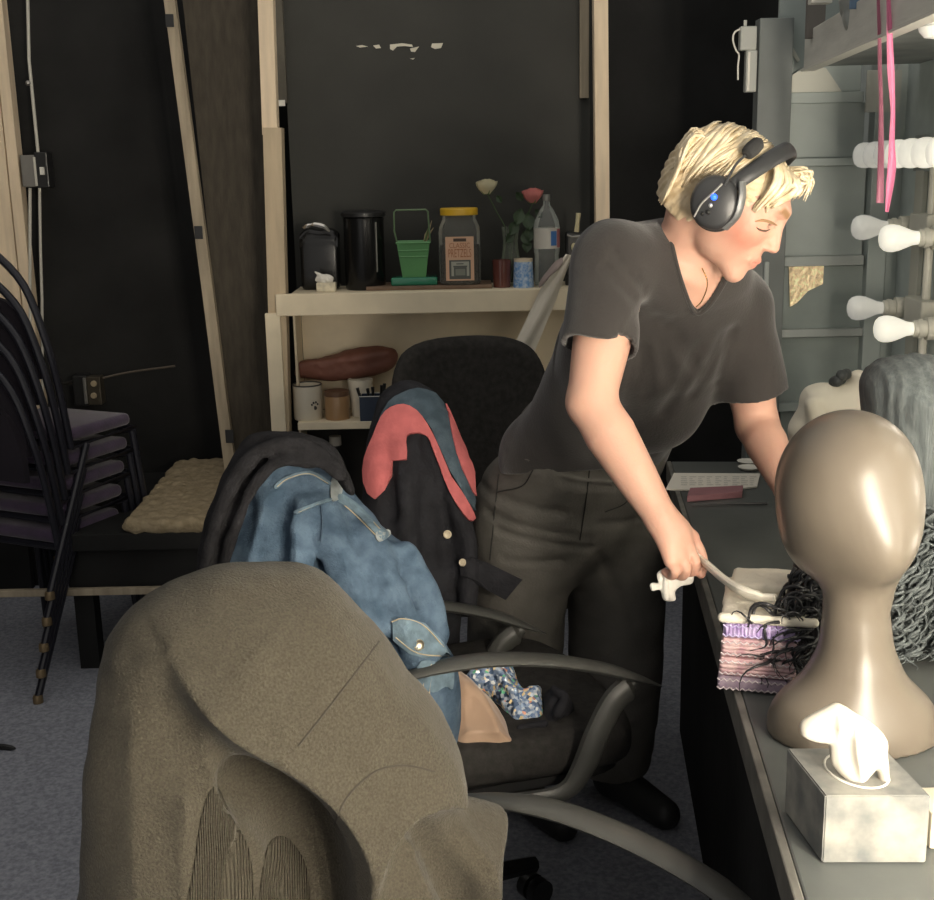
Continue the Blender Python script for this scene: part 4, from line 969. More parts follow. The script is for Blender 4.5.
def jpatch(name, poly, m, lift, th, closed=2, step=3, wr=0): return obj(name, drape(jb, [d2(*p) for p in poly], lift, th, step, closed, wrinkle=wr), m, jack, ang=40)
jpatch('collar', [(490, 250), (515, 203), (545, 183), (583, 171), (625, 183), (652, 208), (662, 260), (680, 340), (722, 440), (722, 468), (700, 440), (664, 370), (630, 295), (600, 245), (560, 215), (520, 222)], m_dkden, .002, .005)
jpatch('lining', [(498, 240), (520, 218), (550, 210), (580, 225), (606, 258), (636, 310), (668, 385), (704, 452), (718, 490), (706, 492), (680, 455), (648, 390), (620, 318), (604, 284), (565, 282), (556, 300), (558, 345), (524, 347), (522, 385), (482, 440), (458, 398), (460, 340), (478, 290)], m_pink, .003, .007, wr=.0016)
jpatch('lining', [(652, 206), (664, 222), (692, 290), (726, 384), (722, 432), (704, 400), (676, 330), (660, 262)], m_pink, .003, .006, wr=.001)
jpatch('pocket_flap', [(690, 592), (716, 582), (760, 600), (842, 640), (800, 690), (760, 668), (694, 628)], m_blk, .003, .004, closed=0)
disc(jb, *d2(658, 526), .0088, mat('ivory button', (.58, .50, .36), .35), jack)
disc(jb, *d2(698, 596), .0080, MATS['ivory button'], jack)

# cloths on the middle chair seat
e2 = lambda x, y: (460+.1713*x, 660+.1713*y)
out = [e2(*p) for p in [(-60, 90), (30, 95), (110, 170), (190, 250), (250, 340), (290, 440), (338, 520), (320, 555), (240, 575), (120, 585), (10, 600), (-80, 610)]]
sr = []
sc = [([e2(20, 110), e2(110, 210), e2(180, 340), e2(300, 520)], .012, .010, .03), ([e2(60, 140), e2(150, 300), e2(210, 470)], .010, .008, .02), ([e2(-20, 480), e2(140, 470), e2(300, 500)], .010, .02, .008), ([e2(-20, 560), e2(120, 545), e2(280, 545)], .008, .015, .008)]
m_tan = mat('tan satin cloth', (.42, .28, .19), .5, var=.06, vscale=10, bump=.1, bscale=60, sheen=.3)
tanvf = relief(out, PZ(485, 725, .545), unit(V(.1, -.72, .69)), .035, h=.0035, R=.033, ridges=sr, noise=(.002, 25), seed=41, crests=sc)
tag(obj('tan_cloth', tanvf, m_tan, ang=0), 'tan satin garment heaped on the middle chair seat', 'garment')
out = [e2(*p) for p in [(40, 95), (150, 40), (285, 35), (330, 110), (370, 175), (390, 165), (470, 165), (475, 240), (487, 320), (480, 370), (430, 425), (370, 420), (300, 440), (270, 330), (170, 200), (60, 140)]]
m_seq = mat('sequin cloth', (.36, .45, .60), .25, .25, bump=.5, bscale=220)
nt = m_seq.node_tree; vo = nt.nodes.new('ShaderNodeTexVoronoi'); vo.inputs['Scale'].default_value = 170; tc = nt.nodes.new('ShaderNodeTexCoord')
cr_ = nt.nodes.new('ShaderNodeValToRGB'); sep = nt.nodes.new('ShaderNodeSeparateColor')
nt.links.new(tc.outputs['Object'], vo.inputs['Vector']); nt.links.new(vo.outputs['Color'], sep.inputs[0]); nt.links.new(sep.outputs[0], cr_.inputs[0]); nt.links.new(cr_.outputs[0], nt.nodes['Principled BSDF'].inputs['Base Color'])
el = cr_.color_ramp.elements; cr_.color_ramp.interpolation = 'CONSTANT'; el[0].color = (.16, .24, .40, 1); el[1].position = .9; el[1].color = (1, .8, .45, 1)
for pos, c in ((.25, (.34, .44, .60, 1)), (.45, (.60, .68, .78, 1)), (.62, (.25, .34, .52, 1)), (.75, (.9, .92, .9, 1)), (.83, (.25, .75, .45, 1)), (.87, (.95, .45, .30, 1))): e = el.new(pos); e.color = c
vn = nt.nodes.new('ShaderNodeVectorMath'); vn.operation = 'MULTIPLY_ADD'; geo = nt.nodes.new('ShaderNodeNewGeometry')
sb = nt.nodes.new('ShaderNodeVectorMath'); sb.operation = 'SUBTRACT'; sb.inputs[1].default_value = (.5, .5, .5)
nt.links.new(vo.outputs['Color'], sb.inputs[0]); nt.links.new(sb.outputs[0], vn.inputs[0]); vn.inputs[1].default_value = (1.1, 1.1, 1.1); nt.links.new(geo.outputs['Normal'], vn.inputs[2])
nn_ = nt.nodes.new('ShaderNodeVectorMath'); nn_.operation = 'NORMALIZE'; nt.links.new(vn.outputs[0], nn_.inputs[0]); nt.links.new(nn_.outputs[0], nt.nodes['Principled BSDF'].inputs['Normal'])
seqvf = relief(out, PZ(510, 705, .548), unit(V(.05, -.55, .83)), .03, h=.0035, R=.028, ridges=[([(*e2(330, 130), .03), (*e2(360, 250), .035), (*e2(420, 380), .03)], 0, .007, -.01), ([(*e2(200, 90), .03), (*e2(300, 250), .035)], 0, .010, .01)], noise=(.003, 35), seed=43)
tag(obj('sequin_cloth', seqvf, m_seq, ang=0), 'silver-blue sequin garment glittering on the middle chair seat', 'garment')
out = [e2(*p) for p in [(300, 430), (370, 425), (440, 420), (485, 360), (480, 200), (560, 175), (640, 235), (660, 300), (620, 380), (540, 460), (440, 490), (340, 495), (300, 470)]]
blkvf = relief(out, PZ(545, 712, .540), unit(V(.05, -.55, .83)), .028, h=.004, R=.026, ridges=[([(*e2(540, 230), .035), (*e2(600, 290), .04), (*e2(560, 380), .035)], 0, .008, .01), ([(*e2(350, 460), .035), (*e2(480, 440), .04)], 0, .008, .01)], noise=(.004, 30), seed=44)
tag(obj('black_cloth', blkvf, m_blk, ang=0), 'crumpled black cloth beside the sequin garment on the chair seat', 'garment')
# ------------------------------------------------------------------ the person leaning over the table
NB = P(690, 262, 2.07); RS = P(613, 264, 2.0); LS = P(737, 308, 2.20)
RE = P(591, 402, 1.90); RW = P(661, 518, 1.80); LE = P(757, 425, 2.20); LW = P(790, 490, 2.02)
HC = P(727, 199, 1.98)
Fd = unit(V(.76, -.30, -.575)); Rt = unit(np.cross(Fd, V(0, 0, 1))); Up = np.cross(Rt, Fd)
Rt = unit(Rt*math.cos(.05)+Up*math.sin(.05)); Up = np.cross(Rt, Fd)
HM = np.stack([Rt, Up, Fd])                        # rows: her right, up, forward
def hw(r, u, f): return HC+Rt*r+Up*u+Fd*f
side = unit(LS-RS)
Wc = P(594, 440, 2.42); Cc = P(652, 338, 2.19); Uc = P(674, 280, 2.10); Hc = P(562, 503, 2.53)
person = thing('person', 'blonde person in a black t-shirt and headset leaning over the dressing table', 'person', V(.2, 2.5, 0))

def head_sd(q):
    d = s_ell(q, (0, .020, -.010), (.073, .076, .092))
    d = smin(d, s_ell(q, (0, .012, .03), (.064, .070, .060)), .03)
    d = smin(d, s_ell(q, (0, -.043, .030), (.051, .052, .056)), .03)
    d = smin(d, s_ell(q, (0, -.086, .080), (.019, .018, .017)), .03)
    for s in (-1, 1):
        d = smin(d, s_ball(q, (s*.043, -.012, .058), .022), .03)
        d = smin(d, s_cap(q, (s*.012, .034, .088), (s*.044, .036, .073), .008), .016)
        d = ssub(d, s_ell(q, (s*.032, .013, .100), (.018, .013, .0165)), .012)
        d = smin(d, s_ell(q, (s*.031, .013, .0765), (.0145, .0115, .011)), .004)
        d = ssub(d, s_cap(q, (s*.020, .008, .0885), (s*.043, .006, .081), .0016), .003)
        d = smin(d, s_ell(q, (s*.077, .0, -.012), (.012, .030, .018)), .01)
    d = smin(d, s_ell(q, (0, -.046, .080), (.029, .029, .0185)), .014)
    d = smin(d, s_cap(q, (0, .022, .088), (0, -.019, .1065), .0075, .0100), .012)
    for s in (-1, 1):
        d = smin(d, s_ell(q, (s*.0115, -.024, .0965), (.0075, .0068, .010)), .006)
        d = ssub(d, s_ball(q, (s*.006, -.0315, .101), .0026), .003)
        d = smin(d, s_cap(q, (s*.021, -.0535, .0875), (0, -.0505, .0985), .0040, .0052), .006)
        d = smin(d, s_cap(q, (s*.021, -.0545, .0875), (0, -.0605, .0955), .0040, .0055), .006)
        d = ssub(d, s_cap(q, (s*.023, -.0545, .0895), (0, -.0552, .1035), .0012), .0025)
    return d
# hands
def finger(p, pts, r): return s_path(p, cat(pts, 3), np.linspace(r, r*.78, (len(pts)-1)*3+1))
def PD(px, py, Y): return P(px, py, Y)
HANDR = []
Yk = 1.785
K = [PD(692, 537, Yk+.020), PD(688, 547, Yk), PD(680, 556, Yk-.012), PD(671, 561, Yk-.018)]
fing = [
 [K[0], PD(700, 551, Yk+.016), PD(703, 563, Yk+.008), PD(701, 574, Yk+.004)],
 [K[1], PD(695, 561, Yk-.008), PD(693, 571, Yk+.006), PD(685, 572, Yk+.016)],
 [K[2], PD(686, 569, Yk-.016), PD(682, 576, Yk+.002), PD(675, 573, Yk+.014)],
 [K[3], PD(675, 572, Yk-.018), PD(671, 576, Yk), PD(665, 572, Yk+.012)],
]
thumb = [PD(674, 530, Yk+.028), PD(689, 538, Yk+.040), PD(697, 548, Yk+.040), PD(701, 557, Yk+.030)]
LHp = P(806, 520, 1.98)
LK = [LHp+V(.02+.0*i, -.02+.018*i, -.045-.003*abs(i-1)) for i in range(4)]
def arm_sd(p):
    d = s_path(p, [RS, (RS+RE)/2+V(.002, 0, 0), RE], [.060, .049, .0385])
    mid = RE+(RW-RE)*.28
    d = smin(d, s_path(p, [RE, mid, RE+(RW-RE)*.65, RW], [.0375, .0415, .034, .0255]), .015)
    l = s_path(p, [LS, (LS+LE)/2, LE], [.056, .048, .038]); m2 = LE+(LW-LE)*.3
    l = smin(l, s_path(p, [LE, m2, LW], [.038, .039, .0265]), .015)
    return np.minimum(d, l)
def hand_sd(p):
    d = s_path(p, [RW, RW+(K[1]-RW)*.45], [.0255, .026])
    for k, a in zip(K, (.6, .5, .4, .35)):
        d = smin(d, s_cap(p, RW+(k-RW)*.25, k, .018, .0115), .012)
    for k, (fp, r) in enumerate(zip(fing, (.0094, .0096, .0092, .0082))): d = smin(d, finger(p, fp, r), .0035)
    d = smin(d, s_path(p, [RW+V(.0, .01, 0), thumb[0], thumb[1], thumb[2], thumb[3]], [.016, .015, .0115, .0102, .0085]), .006)
    return d
def handl_sd(p):
    d = s_path(p, [LW, LW+(LHp-LW)*.6], [.026, .027])
    for k in LK: d = smin(d, s_cap(p, LW+(k-LW)*.25, k, .018, .011), .012)
    for i, k in enumerate(LK):
        d = smin(d, s_path(p, [k, k+V(.014, -.002, -.028), k+V(.010, -.004, -.050+.004*abs(i-1.3))], [.0094, .0088, .0072]), .0035)
    d = smin(d, s_path(p, [LW+V(0, -.01, -.01), LHp+V(-.005, -.032, -.02), LHp+V(.012, -.045, -.05)], [.015, .012, .009]), .006)
    return d
def torso_sd(p, g=0.0):
    d = s_eseg(p, Wc, Cc, side, .160+g, .105+g, .160+g, .112+g)
    d = smin(d, s_eseg(p, Cc, Uc, side, .160+g, .110+g, .128+g, .078+g), .05)
    d = smin(d, s_path(p, [RS, Uc+V(0, .01, .03), LS], [.058+g, .064+g, .055+g]), .05)
    return d
NT = hw(0, -.030, -.034)
def neck_sd(p): return s_path(p, [NT, (NT+NB)/2+V(-.004, 0, 0), NB+V(-.01, .01, -.03)], [.050, .050, .062])
def body(p):
    d = torso_sd(p, -.012)
    d = smin(d, neck_sd(p), .035)
    # collar bones
    d = smin(d, s_cap(p, NB+V(.005, -.05, -.03), (RS+NB)/2+V(0, -.045, .0), .008), .02)
    dd = np.linalg.norm(p-HC, axis=1); m = dd < .24
    if m.any(): d[m] = smin(d[m], head_sd((p[m]-HC) @ HM.T), .009)
    d = smin(d, arm_sd(p), .012)
    for fn, c in ((hand_sd, (RW+K[1])/2), (handl_sd, LHp)):
        m = np.linalg.norm(p-c, axis=1) < .17
        if m.any(): d[m] = smin(d[m], fn(p[m]), .008)
    return d
bvf = nets(body, (-.05, 1.70, .74), (.72, 2.58, 1.64), .0027)
bv = bvf[0]; q = (bv-HC) @ HM.T
skin = np.tile(np.array([.60, .352, .262]), (len(bv), 1))
def tint(w, c): 
    global skin
    w = np.clip(w, 0, 1)[:, None]; skin = skin*(1-w)+np.array(c)*w
near_head = np.linalg.norm(bv-HC, axis=1) < .17
def spot(c, r): return np.exp(-(((q-np.array(c))/np.array(r))**2).sum(1))*near_head
for s in (-1, 1): tint(spot((s*.05, -.02, .06), (.030, .026, .03))*.85, (.66, .215, .15))
tint(spot((0, -.02, .112), (.018, .016, .016))*.35, (.68, .28, .21))
lip = np.minimum(*[np.minimum(s_cap(q, (s*.020, -.0535, .0905), (0, -.050, .1025), .0042, .0058), s_cap(q, (s*.020, -.0545, .0905), (0, -.0605, .1005), .004, .006)) for s in (-1, 1)])
tint(np.where(near_head, 1-lip/.0025, 0)*.45, (.56, .22, .17))
for s in (-1, 1):
    br = s_path(q, [(s*.014, .033, .098), (s*.032, .037, .089), (s*.048, .031, .074)], [.0045, .0045, .003]); tint(np.where(near_head, 1-br/.003, 0)*.7, (.30, .17, .085))
    ls = s_path(q, [(s*.018, .0085, .092), (s*.031, .0045, .090), (s*.044, .0075, .082)], [.0022, .0028, .002]); tint(np.where(near_head, 1-ls/.0022, 0)*.85, (.13, .07, .05))
for c in fing:
    for w in (c[0], c[-1]): tint(np.exp(-(((bv-w)/.012)**2).sum(1))*.35, (.68, .30, .22))
m_skin = vcol_mat('skin', .48, .12, .12, 260, .4)
ob = obj('body', bvf, m_skin, person, paint=skin, ang=0, label='bare arms, hands and face')
bb = bvh_of(bvf)

m_lash = mat('brown lash', (.10, .06, .04), .7); m_brow = mat('light brown brow', (.30, .18, .09), .8)
for nm_, pts, r_, mm in (('eyelashes', [(756.5, 227.5), (760, 230), (765, 231), (770, 229.5)], .0017, m_lash), ('eyebrow', [(755, 221.5), (763, 220.5), (771, 222.5), (777, 225.5)], .0024, m_brow)):
    c_ = on_surface(bb, pts, .0003, 5)
    if len(c_) > 3: obj(nm_, MB().tube(c_, [r_*min(1, .4+i*.15, .4+(len(c_)-1-i)*.12) for i in range(len(c_))], 6), mm, person)

# t-shirt
def along(a, b, t): return a+(b-a)*t
SR = along(RS, RE, .60); SL = along(LS, LE, .72)
vpoly = np.array(cat([np.array(t, float) for t in [(668, 205), (672, 232), (678, 262), (687, 292), (697, 309), (708, 300), (722, 278), (733, 255), (742, 235), (720, 200)]], 3, True))
CMi = CM.T
def shirt(p):
    d = torso_sd(p, .008)
    hem = s_eseg(p, P(576, 458, 2.46), Wc, side, .178, .126, .170, .114); d = smin(d, hem, .03)
    belly = s_ell(p, along(Wc, Cc, .62)+V(.045, -.05, -.02), (.09, .085, .11)); d = smin(d, belly, .05)
    for S0, S, E, r0 in ((RS+V(-.004, 0, .004), SR, RE, .064), (LS+V(0, 0, .002), SL, LE, .064)):
        ax = unit(E-S); t = (p-S) @ ax; rad = np.linalg.norm(p-S-t[:, None]*ax, axis=1)
        sl = s_cap(p, S0, S+ax*.05, r0, r0+.001); sl = np.maximum(sl, t-.004-.0025*np.sin(3*np.arctan2(p[:, 1]-S[1], p[:, 0]-S[0])))
        sl = np.maximum(sl, np.where(t > -.010, (r0-.0095)-rad, -1.0)); d = smin(d, sl, .022)
    # drag folds from the armpit and across the chest
    for a, b, r in (((632, 300), (600, 345), .012), ((640, 310), (650, 395), .014), ((655, 318), (672, 380), .012), ((668, 325), (700, 372), .012), ((640, 350), (628, 430), .013), ((730, 340), (700, 400), .012), ((740, 335), (728, 390), .010), ((700, 350), (672, 420), .012), ((598, 262), (622, 290), .009), ((606, 250), (634, 282), .009), ((610, 400), (640, 440), .012), ((560, 350), (540, 420), .012)):
        A = P(*a, 2.05); B = P(*b, 2.05); z_ = V(1, 0, 1); cut = s_cap(p*z_, A*z_, B*z_, r*.3, r*.2)
        d = d+.0055*np.exp(-(np.maximum(cut, 0)/(r*.9))**2)*(p[:, 1] < 2.2)
    d = d+.0022*fbm(p*V(16, 16, 9), 2, 4)
    qq = (p-CAM) @ CM; px = 467-FPX*qq[:, 0]/qq[:, 2]; py = 450+FPX*qq[:, 1]/qq[:, 2]
    m = (np.abs(px-705) < 60) & (np.abs(py-255) < 80); e = np.full(len(p), .05); e[m] = poly_sd(px[m], py[m], vpoly)*2.0/FPX
    front = (p[:, 1] < NB[1]+.0); d = np.where(front, np.maximum(d, -e), d)
    d = np.maximum(d, .058-np.linalg.norm(p-(NB+V(-.004, .0, .012)), axis=1)*.9)
    hn = unit(V(.05, -.22, -1)); d = np.maximum(d, ((p-P(590, 468, 2.42)) @ hn))
    return d
shvf = nets(shirt, (-.15, 1.78, .86), (.66, 2.66, 1.50), .0042)
m_shirt = mat('black cotton jersey', (.040, .036, .034), .92, var=.08, vscale=12, bump=.22, bscale=220, spec=.15, sheen=.25)
shirt_o = obj('t_shirt', shvf, m_shirt, person, ang=0, label='black v-neck t-shirt')
sbv = bvh_of(shvf)
nk = [(671, 225), (676, 252), (685, 284), (697, 311), (709, 302), (724, 279), (731, 266)]
obj('collar', MB().tube(on_surface(sbv, [(x-2, y+2) if x < 700 else (x+1, y+3) for x, y in nk], .0005, 5), .0038, 8), m_shirt, shirt_o)
m_gold = mat('fine gold chain', (.75, .52, .22), .25, 1.0)
ch = on_surface(bb, [(702, 268), (707, 280), (706, 291), (701, 302), (696, 307)], .001, 6)
if len(ch) > 2: obj('necklace', MB().tube(ch, .0011, 6), m_gold, person)

# trousers
RK = P(512, 688, 2.55); LK2 = P(615, 690, 2.60); RA = V(.10, 2.62, .09); LA = V(.34, 2.66, .09)
ps = unit(P(615, 500, 2.60)-P(520, 505, 2.46))
def pants(p):
    d = s_eseg(p, P(600, 430, 2.40), Wc, side, .160, .116, .172, .124)
    d = smin(d, s_eseg(p, Wc, Hc, ps, .166, .126, .188, .146), .03)
    d = smin(d, s_eseg(p, Hc, P(550, 532, 2.54), ps, .185, .145, .165, .125), .04)
    r = s_path(p, [P(530, 512, 2.50), P(517, 600, 2.53), RK, RA+V(0, 0, .03)], [.120, .112, .106, .092])
    l = s_path(p, [P(612, 512, 2.58), P(616, 600, 2.60), LK2, LA+V(0, 0, .03)], [.114, .112, .106, .090])
    d = smin(d, np.minimum(r, l), .025)
    for a, b, w in (((486, 495), (560, 505), .010), ((490, 515), (585, 535), .010), ((500, 530), (590, 548), .009), ((480, 468), (540, 455), .008), ((600, 520), (655, 530), .009), ((560, 470), (640, 482), .010), ((600, 560), (640, 640), .012), ((505, 560), (560, 560), .009), ((480, 620), (540, 660), .010)):
        A = P(*a, 2.4); B = P(*b, 2.4); z = V(1, 0, 1); e = s_cap(p*z, A*z, B*z, .001)
        d = d+.006*np.exp(-(e/w)**2)*(p[:, 1] < 2.56)
    d = d+.0035*fbm(p*V(11, 11, 20), 2, 8)
    return np.maximum(d, ((p-P(600, 426, 2.40)) @ unit(Cc-Wc)))
pvf = nets(pants, (-.22, 2.1, .08), (.66, 2.95, 1.08), .006)
m_pants = mat('charcoal cotton twill', (.115, .108, .096), .85, var=.14, vscale=10, bump=.3, bscale=200, spec=.2)
pn = obj('trousers', pvf, m_pants, person, ang=0, label='charcoal cargo trousers')
pb_ = bvh_of(pvf)
obj('pocket_flap', drape(pb_, [(470, 574), (492, 566), (522, 578), (512, 592), (502, 600), (480, 590)], .002, .004, 3, 0), m_pants, pn)
m_dk = mat('dark twill seam', (.022, .021, .019), .9)
for sm in ([(590, 466), (586, 500), (580, 540)], [(499, 474), (496, 500), (490, 560)], [(640, 465), (628, 500), (605, 512)], [(533, 470), (522, 486), (497, 492)]):
    obj('seam', MB().tube(on_surface(pb_, sm, .0005), .0016, 5), m_dk, pn)
m_shoe = mat('black shoe leather', (.02, .02, .02), .5)
for A in (RA, LA):
    dirf = unit(V(.6, -.8, 0)); svf = nets(lambda p: np.maximum(smin(s_cap(p, A+V(0, 0, -.035), A+dirf*.17+V(0, 0, -.058), .045, .036), s_cap(p, A+V(0, 0, -.03), A+V(0, 0, .03), .045, .05), .03), -(p[:, 2]-.002)), A+V(-.12, -.26, -.10), A+V(.22, .12, .12), .006)
    obj('shoe', svf, m_shoe, person)

# hair
def hair(p):
    q = (p-HC) @ HM.T
    d = s_ell(q, (0, .019, -.013), (.084, .083, .100))
    d = smin(d, s_ell(q, (0, -.012, -.062), (.064, .072, .046)), .03)
    a = np.arctan2(q[:, 0]-.0, q[:, 2]+.02); rr = np.linalg.norm(q-V(0, .05, -.016), axis=1)
    d = d+.0018*np.sin(38*np.arctan2(q[:, 1]-.03, q[:, 2]+.03)+9*q[:, 0]/.08+3*vnoise(q*30))*np.clip(rr/.09, 0, 1)
    # face opening
    face = s_ell(q, (0, -.018, .088), (.062, .088, .075)); d = ssub(d, face, .01)
    ear = s_ell(q, (.085, -.02, .012), (.03, .05, .035)); d = ssub(d, ear, .008)
    d = np.maximum(d, -(q[:, 1]+.068-.25*np.clip(-q[:, 2]-.05, -.1, .1)))
    return d
m_hair = mat('blonde hair', (.52, .405, .245), .42, col2=(.70, .585, .41), vscale=40, stretch=(1, 1, 1), bump=.35, bscale=120, spec=.5)
hvf = nets(hair, HC-.2, HC+.2, .0036)
ho = obj('hair', hvf, m_hair, person, ang=0, label='short blonde hair, swept to one side')
locks = MB(); r2 = random.Random(3)
def on_cap(th, ph, k=1.0):
    """th 0 at the parting, down the side; ph -1 back .. 1 front, side sign by th"""
    r = .087*math.sin(th)*math.cos(ph*.0); u = .101*math.cos(th); return r, u
for i in range(330):
    s = 1 if r2.random() < .72 else -1
    f0 = r2.uniform(-.085, .072); f1 = f0+r2.uniform(-.012, .018)+(.022 if f0 > .03 else -.022)
    th1 = r2.uniform(1.15, 1.75) if f0 < .02 else r2.uniform(1.05, 1.55)
    if f0 < -.04: th1 = r2.uniform(1.5, 2.2)
    if s < 0 and f0 > .005: th1 = min(th1, r2.uniform(.85, 1.1))
    off = r2.uniform(-.004, .006); pts = []
    for j in range(9):
        t = j/8; th = .06+(th1-.06)*t; f = f0+(f1-f0)*t**1.5
        fc = min(.97, abs((f+.014)/.106)); kk = math.sqrt(1-fc*fc)
        pts.append(hw(s*(.086+off)*kk*math.sin(th)+.008*(1-t), .019+(.085+off)*kk*math.cos(th), f+.004*math.sin(5*t+i)))
    q = (pts[-1]-HC) @ HM.T
    if s > 0 and q[1] < .012 and -.035 < q[2] < .055: continue
    if q[2] > .066 and abs(q[0]) < .05 and q[1] < .062: continue
    r0 = r2.uniform(.0022, .0042); locks.tube(pts, [r0*min(1, .5+j*.2)*(1 if j < 6 else (9-j)/4) for j in range(9)], 6, flat=(1.4, .7))
for i in range(120):
    s = 1 if r2.random() < .75 else -1; x0 = r2.uniform(.0, .055); x1 = r2.uniform(.035, .078); z0 = r2.uniform(-.05, -.085)
    pts = cat([hw(s*x0, .082-.45*x0, z0*.8), hw(s*(x0*.5+x1*.62), .045+r2.uniform(-.01, .015), -.119+.35*x1), hw(s*(x1+.003), -.005, -.112+.42*x1), hw(s*x1*.95, -.046-r2.uniform(0, .016), -.098+.36*x1)], 4)
    n = len(pts); r0 = r2.uniform(.0022, .004); locks.tube(pts, [r0*min(1, .5+j*.2, (n-j)/4) for j in range(n)], 6, flat=(1.4, .7))
# swept fringe on the near side and stray ends at the forehead
for i in range(70):
    a = r2.random(); st = hw(.012+.03*r2.random(), .104-.022*a, .015+.045*a); e = hw(.070-.012*a+r2.uniform(-.006, .006), .012+.045*r2.random()*a+.02*a, .052+.018*a+r2.uniform(-.006, .006))
    m1 = (st+e)/2+Up*.012+Fd*(.018+.01*r2.random())+Rt*(.022-.01*a); pts = cat([st, m1, e], 5); n = len(pts); r0 = r2.uniform(.0024, .0042)
    locks.tube(pts, [r0*min(1, (n-j)/5) for j in range(n)], 6, flat=(1.4, .7))
for i in range(40):
    st = hw(r2.uniform(-.06, -.005),   .092-.01*r2.random(), .045+.02*r2.random()); e = st+Fd*r2.uniform(.020, .044)+Up*r2.uniform(-.032, .004)+Rt*r2.uniform(-.03, .012)
    pts = cat([st, (st+e)/2+Up*.015+Fd*.008, e], 4); n = len(pts); locks.tube(pts, [.0026*min(1, (n-j)/5) for j in range(n)], 5)
obj('hair_locks', locks, mat('light blonde strand', (.60, .48, .30), .4, col2=(.80, .69, .50), vscale=55, spec=.5), ho, ang=0)

# headset
head = thing('headset', 'black wireless headset with raised microphone and blue light on the person\'s head', 'headphones', HC)
m_hs = mat('satin black headset', (.035, .036, .038), .34, spec=.5); m_hs2 = mat('grey headset shell', (.16, .165, .165), .32, .3)
bdir = unit(Up*.95+Fd*.30); pts = []
for j in range(25):
    a = math.pi*(j/24); pts.append(HC+Up*.005+Rt*.101*math.cos(a)+bdir*(.008+.110*math.sin(a)))
bn = unit(np.cross(Rt, bdir)); bm_ = MB().tube(pts, [.012+.004*math.sin(math.pi*j/24) for j in range(25)], 12, flat=(.38, .9), up=bn)
v = bm_.v; obj('headband', bm_, m_hs, head)
for s in (1, -1):
    c = hw(s*.080, -.008, .0); X = Matrix.Translation(Vector(c)) @ Vector(Rt*s).to_track_quat('Z', 'Y').to_matrix().to_4x4()
    cup = obj('ear_cup', MB().lathe([(.001, .004), (.036, .004), (.0375, .010), (.0375, .026), (.034, .032), (.030, .0345), (.001, .036)], n=36, M=X @ Matrix.Diagonal((1, 1.12, 1, 1))), m_hs, head)
    obj('ear_pad', MB().lathe([(.028, -.012), (.037, -.012), (.041, -.004), (.041, .004), (.036, .008), (.02, .008)], n=36, M=X @ Matrix.Diagonal((1, 1.1, 1, 1))), mat('black pad leather', (.03, .03, .03), .55), cup)
    yk = [hw(s*.100, -.03, .036), hw(s*.108, -.004, .040), hw(s*.109, .022, .030), hw(s*.106, .040, .016)]
    obj('yoke', MB().tube(cat(yk, 5), .0065, 8, flat=(1.3, .8)), m_hs2, cup)
    if s == 1:
        f_ = lambda u, f, h=.117: hw(h, -.008+u, f)
        obj('accent', MB().tube(cat([f_(.030, -.006), f_(.008, -.010), f_(-.012, -.014), f_(-.034, -.012, .114)], 4), .0019, 6), m_metal, cup)
        obj('light', MB().ball(f_(.007, -.004, .1165), .0052, 12, 8), mat('blue indicator', (.02, .08, .9), .3, emit=(.03, .14, 1), estr=2.2), cup)
        obj('button', MB().ball(f_(-.006, -.001, .1165), .0036, 10, 6), mat('silver button', (.6, .6, .6), .3, .6), cup)
        obj('buttons', MB().ball(f_(-.016, .002, .116), .0042, 10, 6).ball(f_(-.023, -.004, .115), .0032, 10, 6), m_blkplastic, cup)
        b0 = hw(.116, .022, -.002); b2 = P(748, 153, b0[1]+.012); b1 = (b0+b2)/2+V(-.002, -.004, .006)
        bo = obj('boom', MB().tube(cat([b0, b1, b2], 6), .0022, 8), m_hs, head)
        ax = unit(b2-b1); obj('microphone', MB().tube([b2-ax*.006, b2-ax*.002, b2+ax*.010, b2+ax*.024, b2+ax*.030], [.006, .0105, .0125, .011, .005], 14), mat('black foam', (.03, .03, .03), .95, bump=.4, bscale=300), bo)
# ------------------------------------------------------------------ on the dressing table
ZTB = .7512
# mannequin bust
m_mann = mat('taupe mannequin plastic', (.138, .116, .091), .34, spec=.5)
km = (1.47*math.cos(PITCH)+.55*math.sin(PITCH))/FPX
def mp(x, y, dy=0.0): return P(x, y, 1.49+dy)
def mann(p):
    d = s_ell(p, mp(849, 478), (.086, .090, .088))
    d = smin(d, s_ell(p, mp(845, 500, .01), (.083, .085, .085)), .03)
    d = smin(d, s_ell(p, mp(826, 535, .035), (.050, .058, .055)), .045)
    d = smin(d, s_ell(p, mp(868, 535, -.01), (.046, .085, .058)), .06)
    d = smin(d, s_path(p, [mp(862, 560, 0), mp(856, 610, 0), mp(856, 660, 0)], [.048, .0425, .050]), .022)
    b = s_ell(p, mp(852, 722, .0), (.113, .080, .075)); b = smin(b, s_ell(p, mp(852, 760), (.095, .075, .06)), .05)
    d = smin(d, b, .055)
    return np.maximum(d, ZTB-p[:, 2])
mvf = nets(mann, mp(848, 600)+V(-.19, -.17, -.30), mp(848, 600)+V(.19, .17, .32), .0045)
tag(obj('mannequin_head', mvf, m_mann, ang=0), 'smooth taupe mannequin head and shoulders standing on the dressing table', 'mannequin')

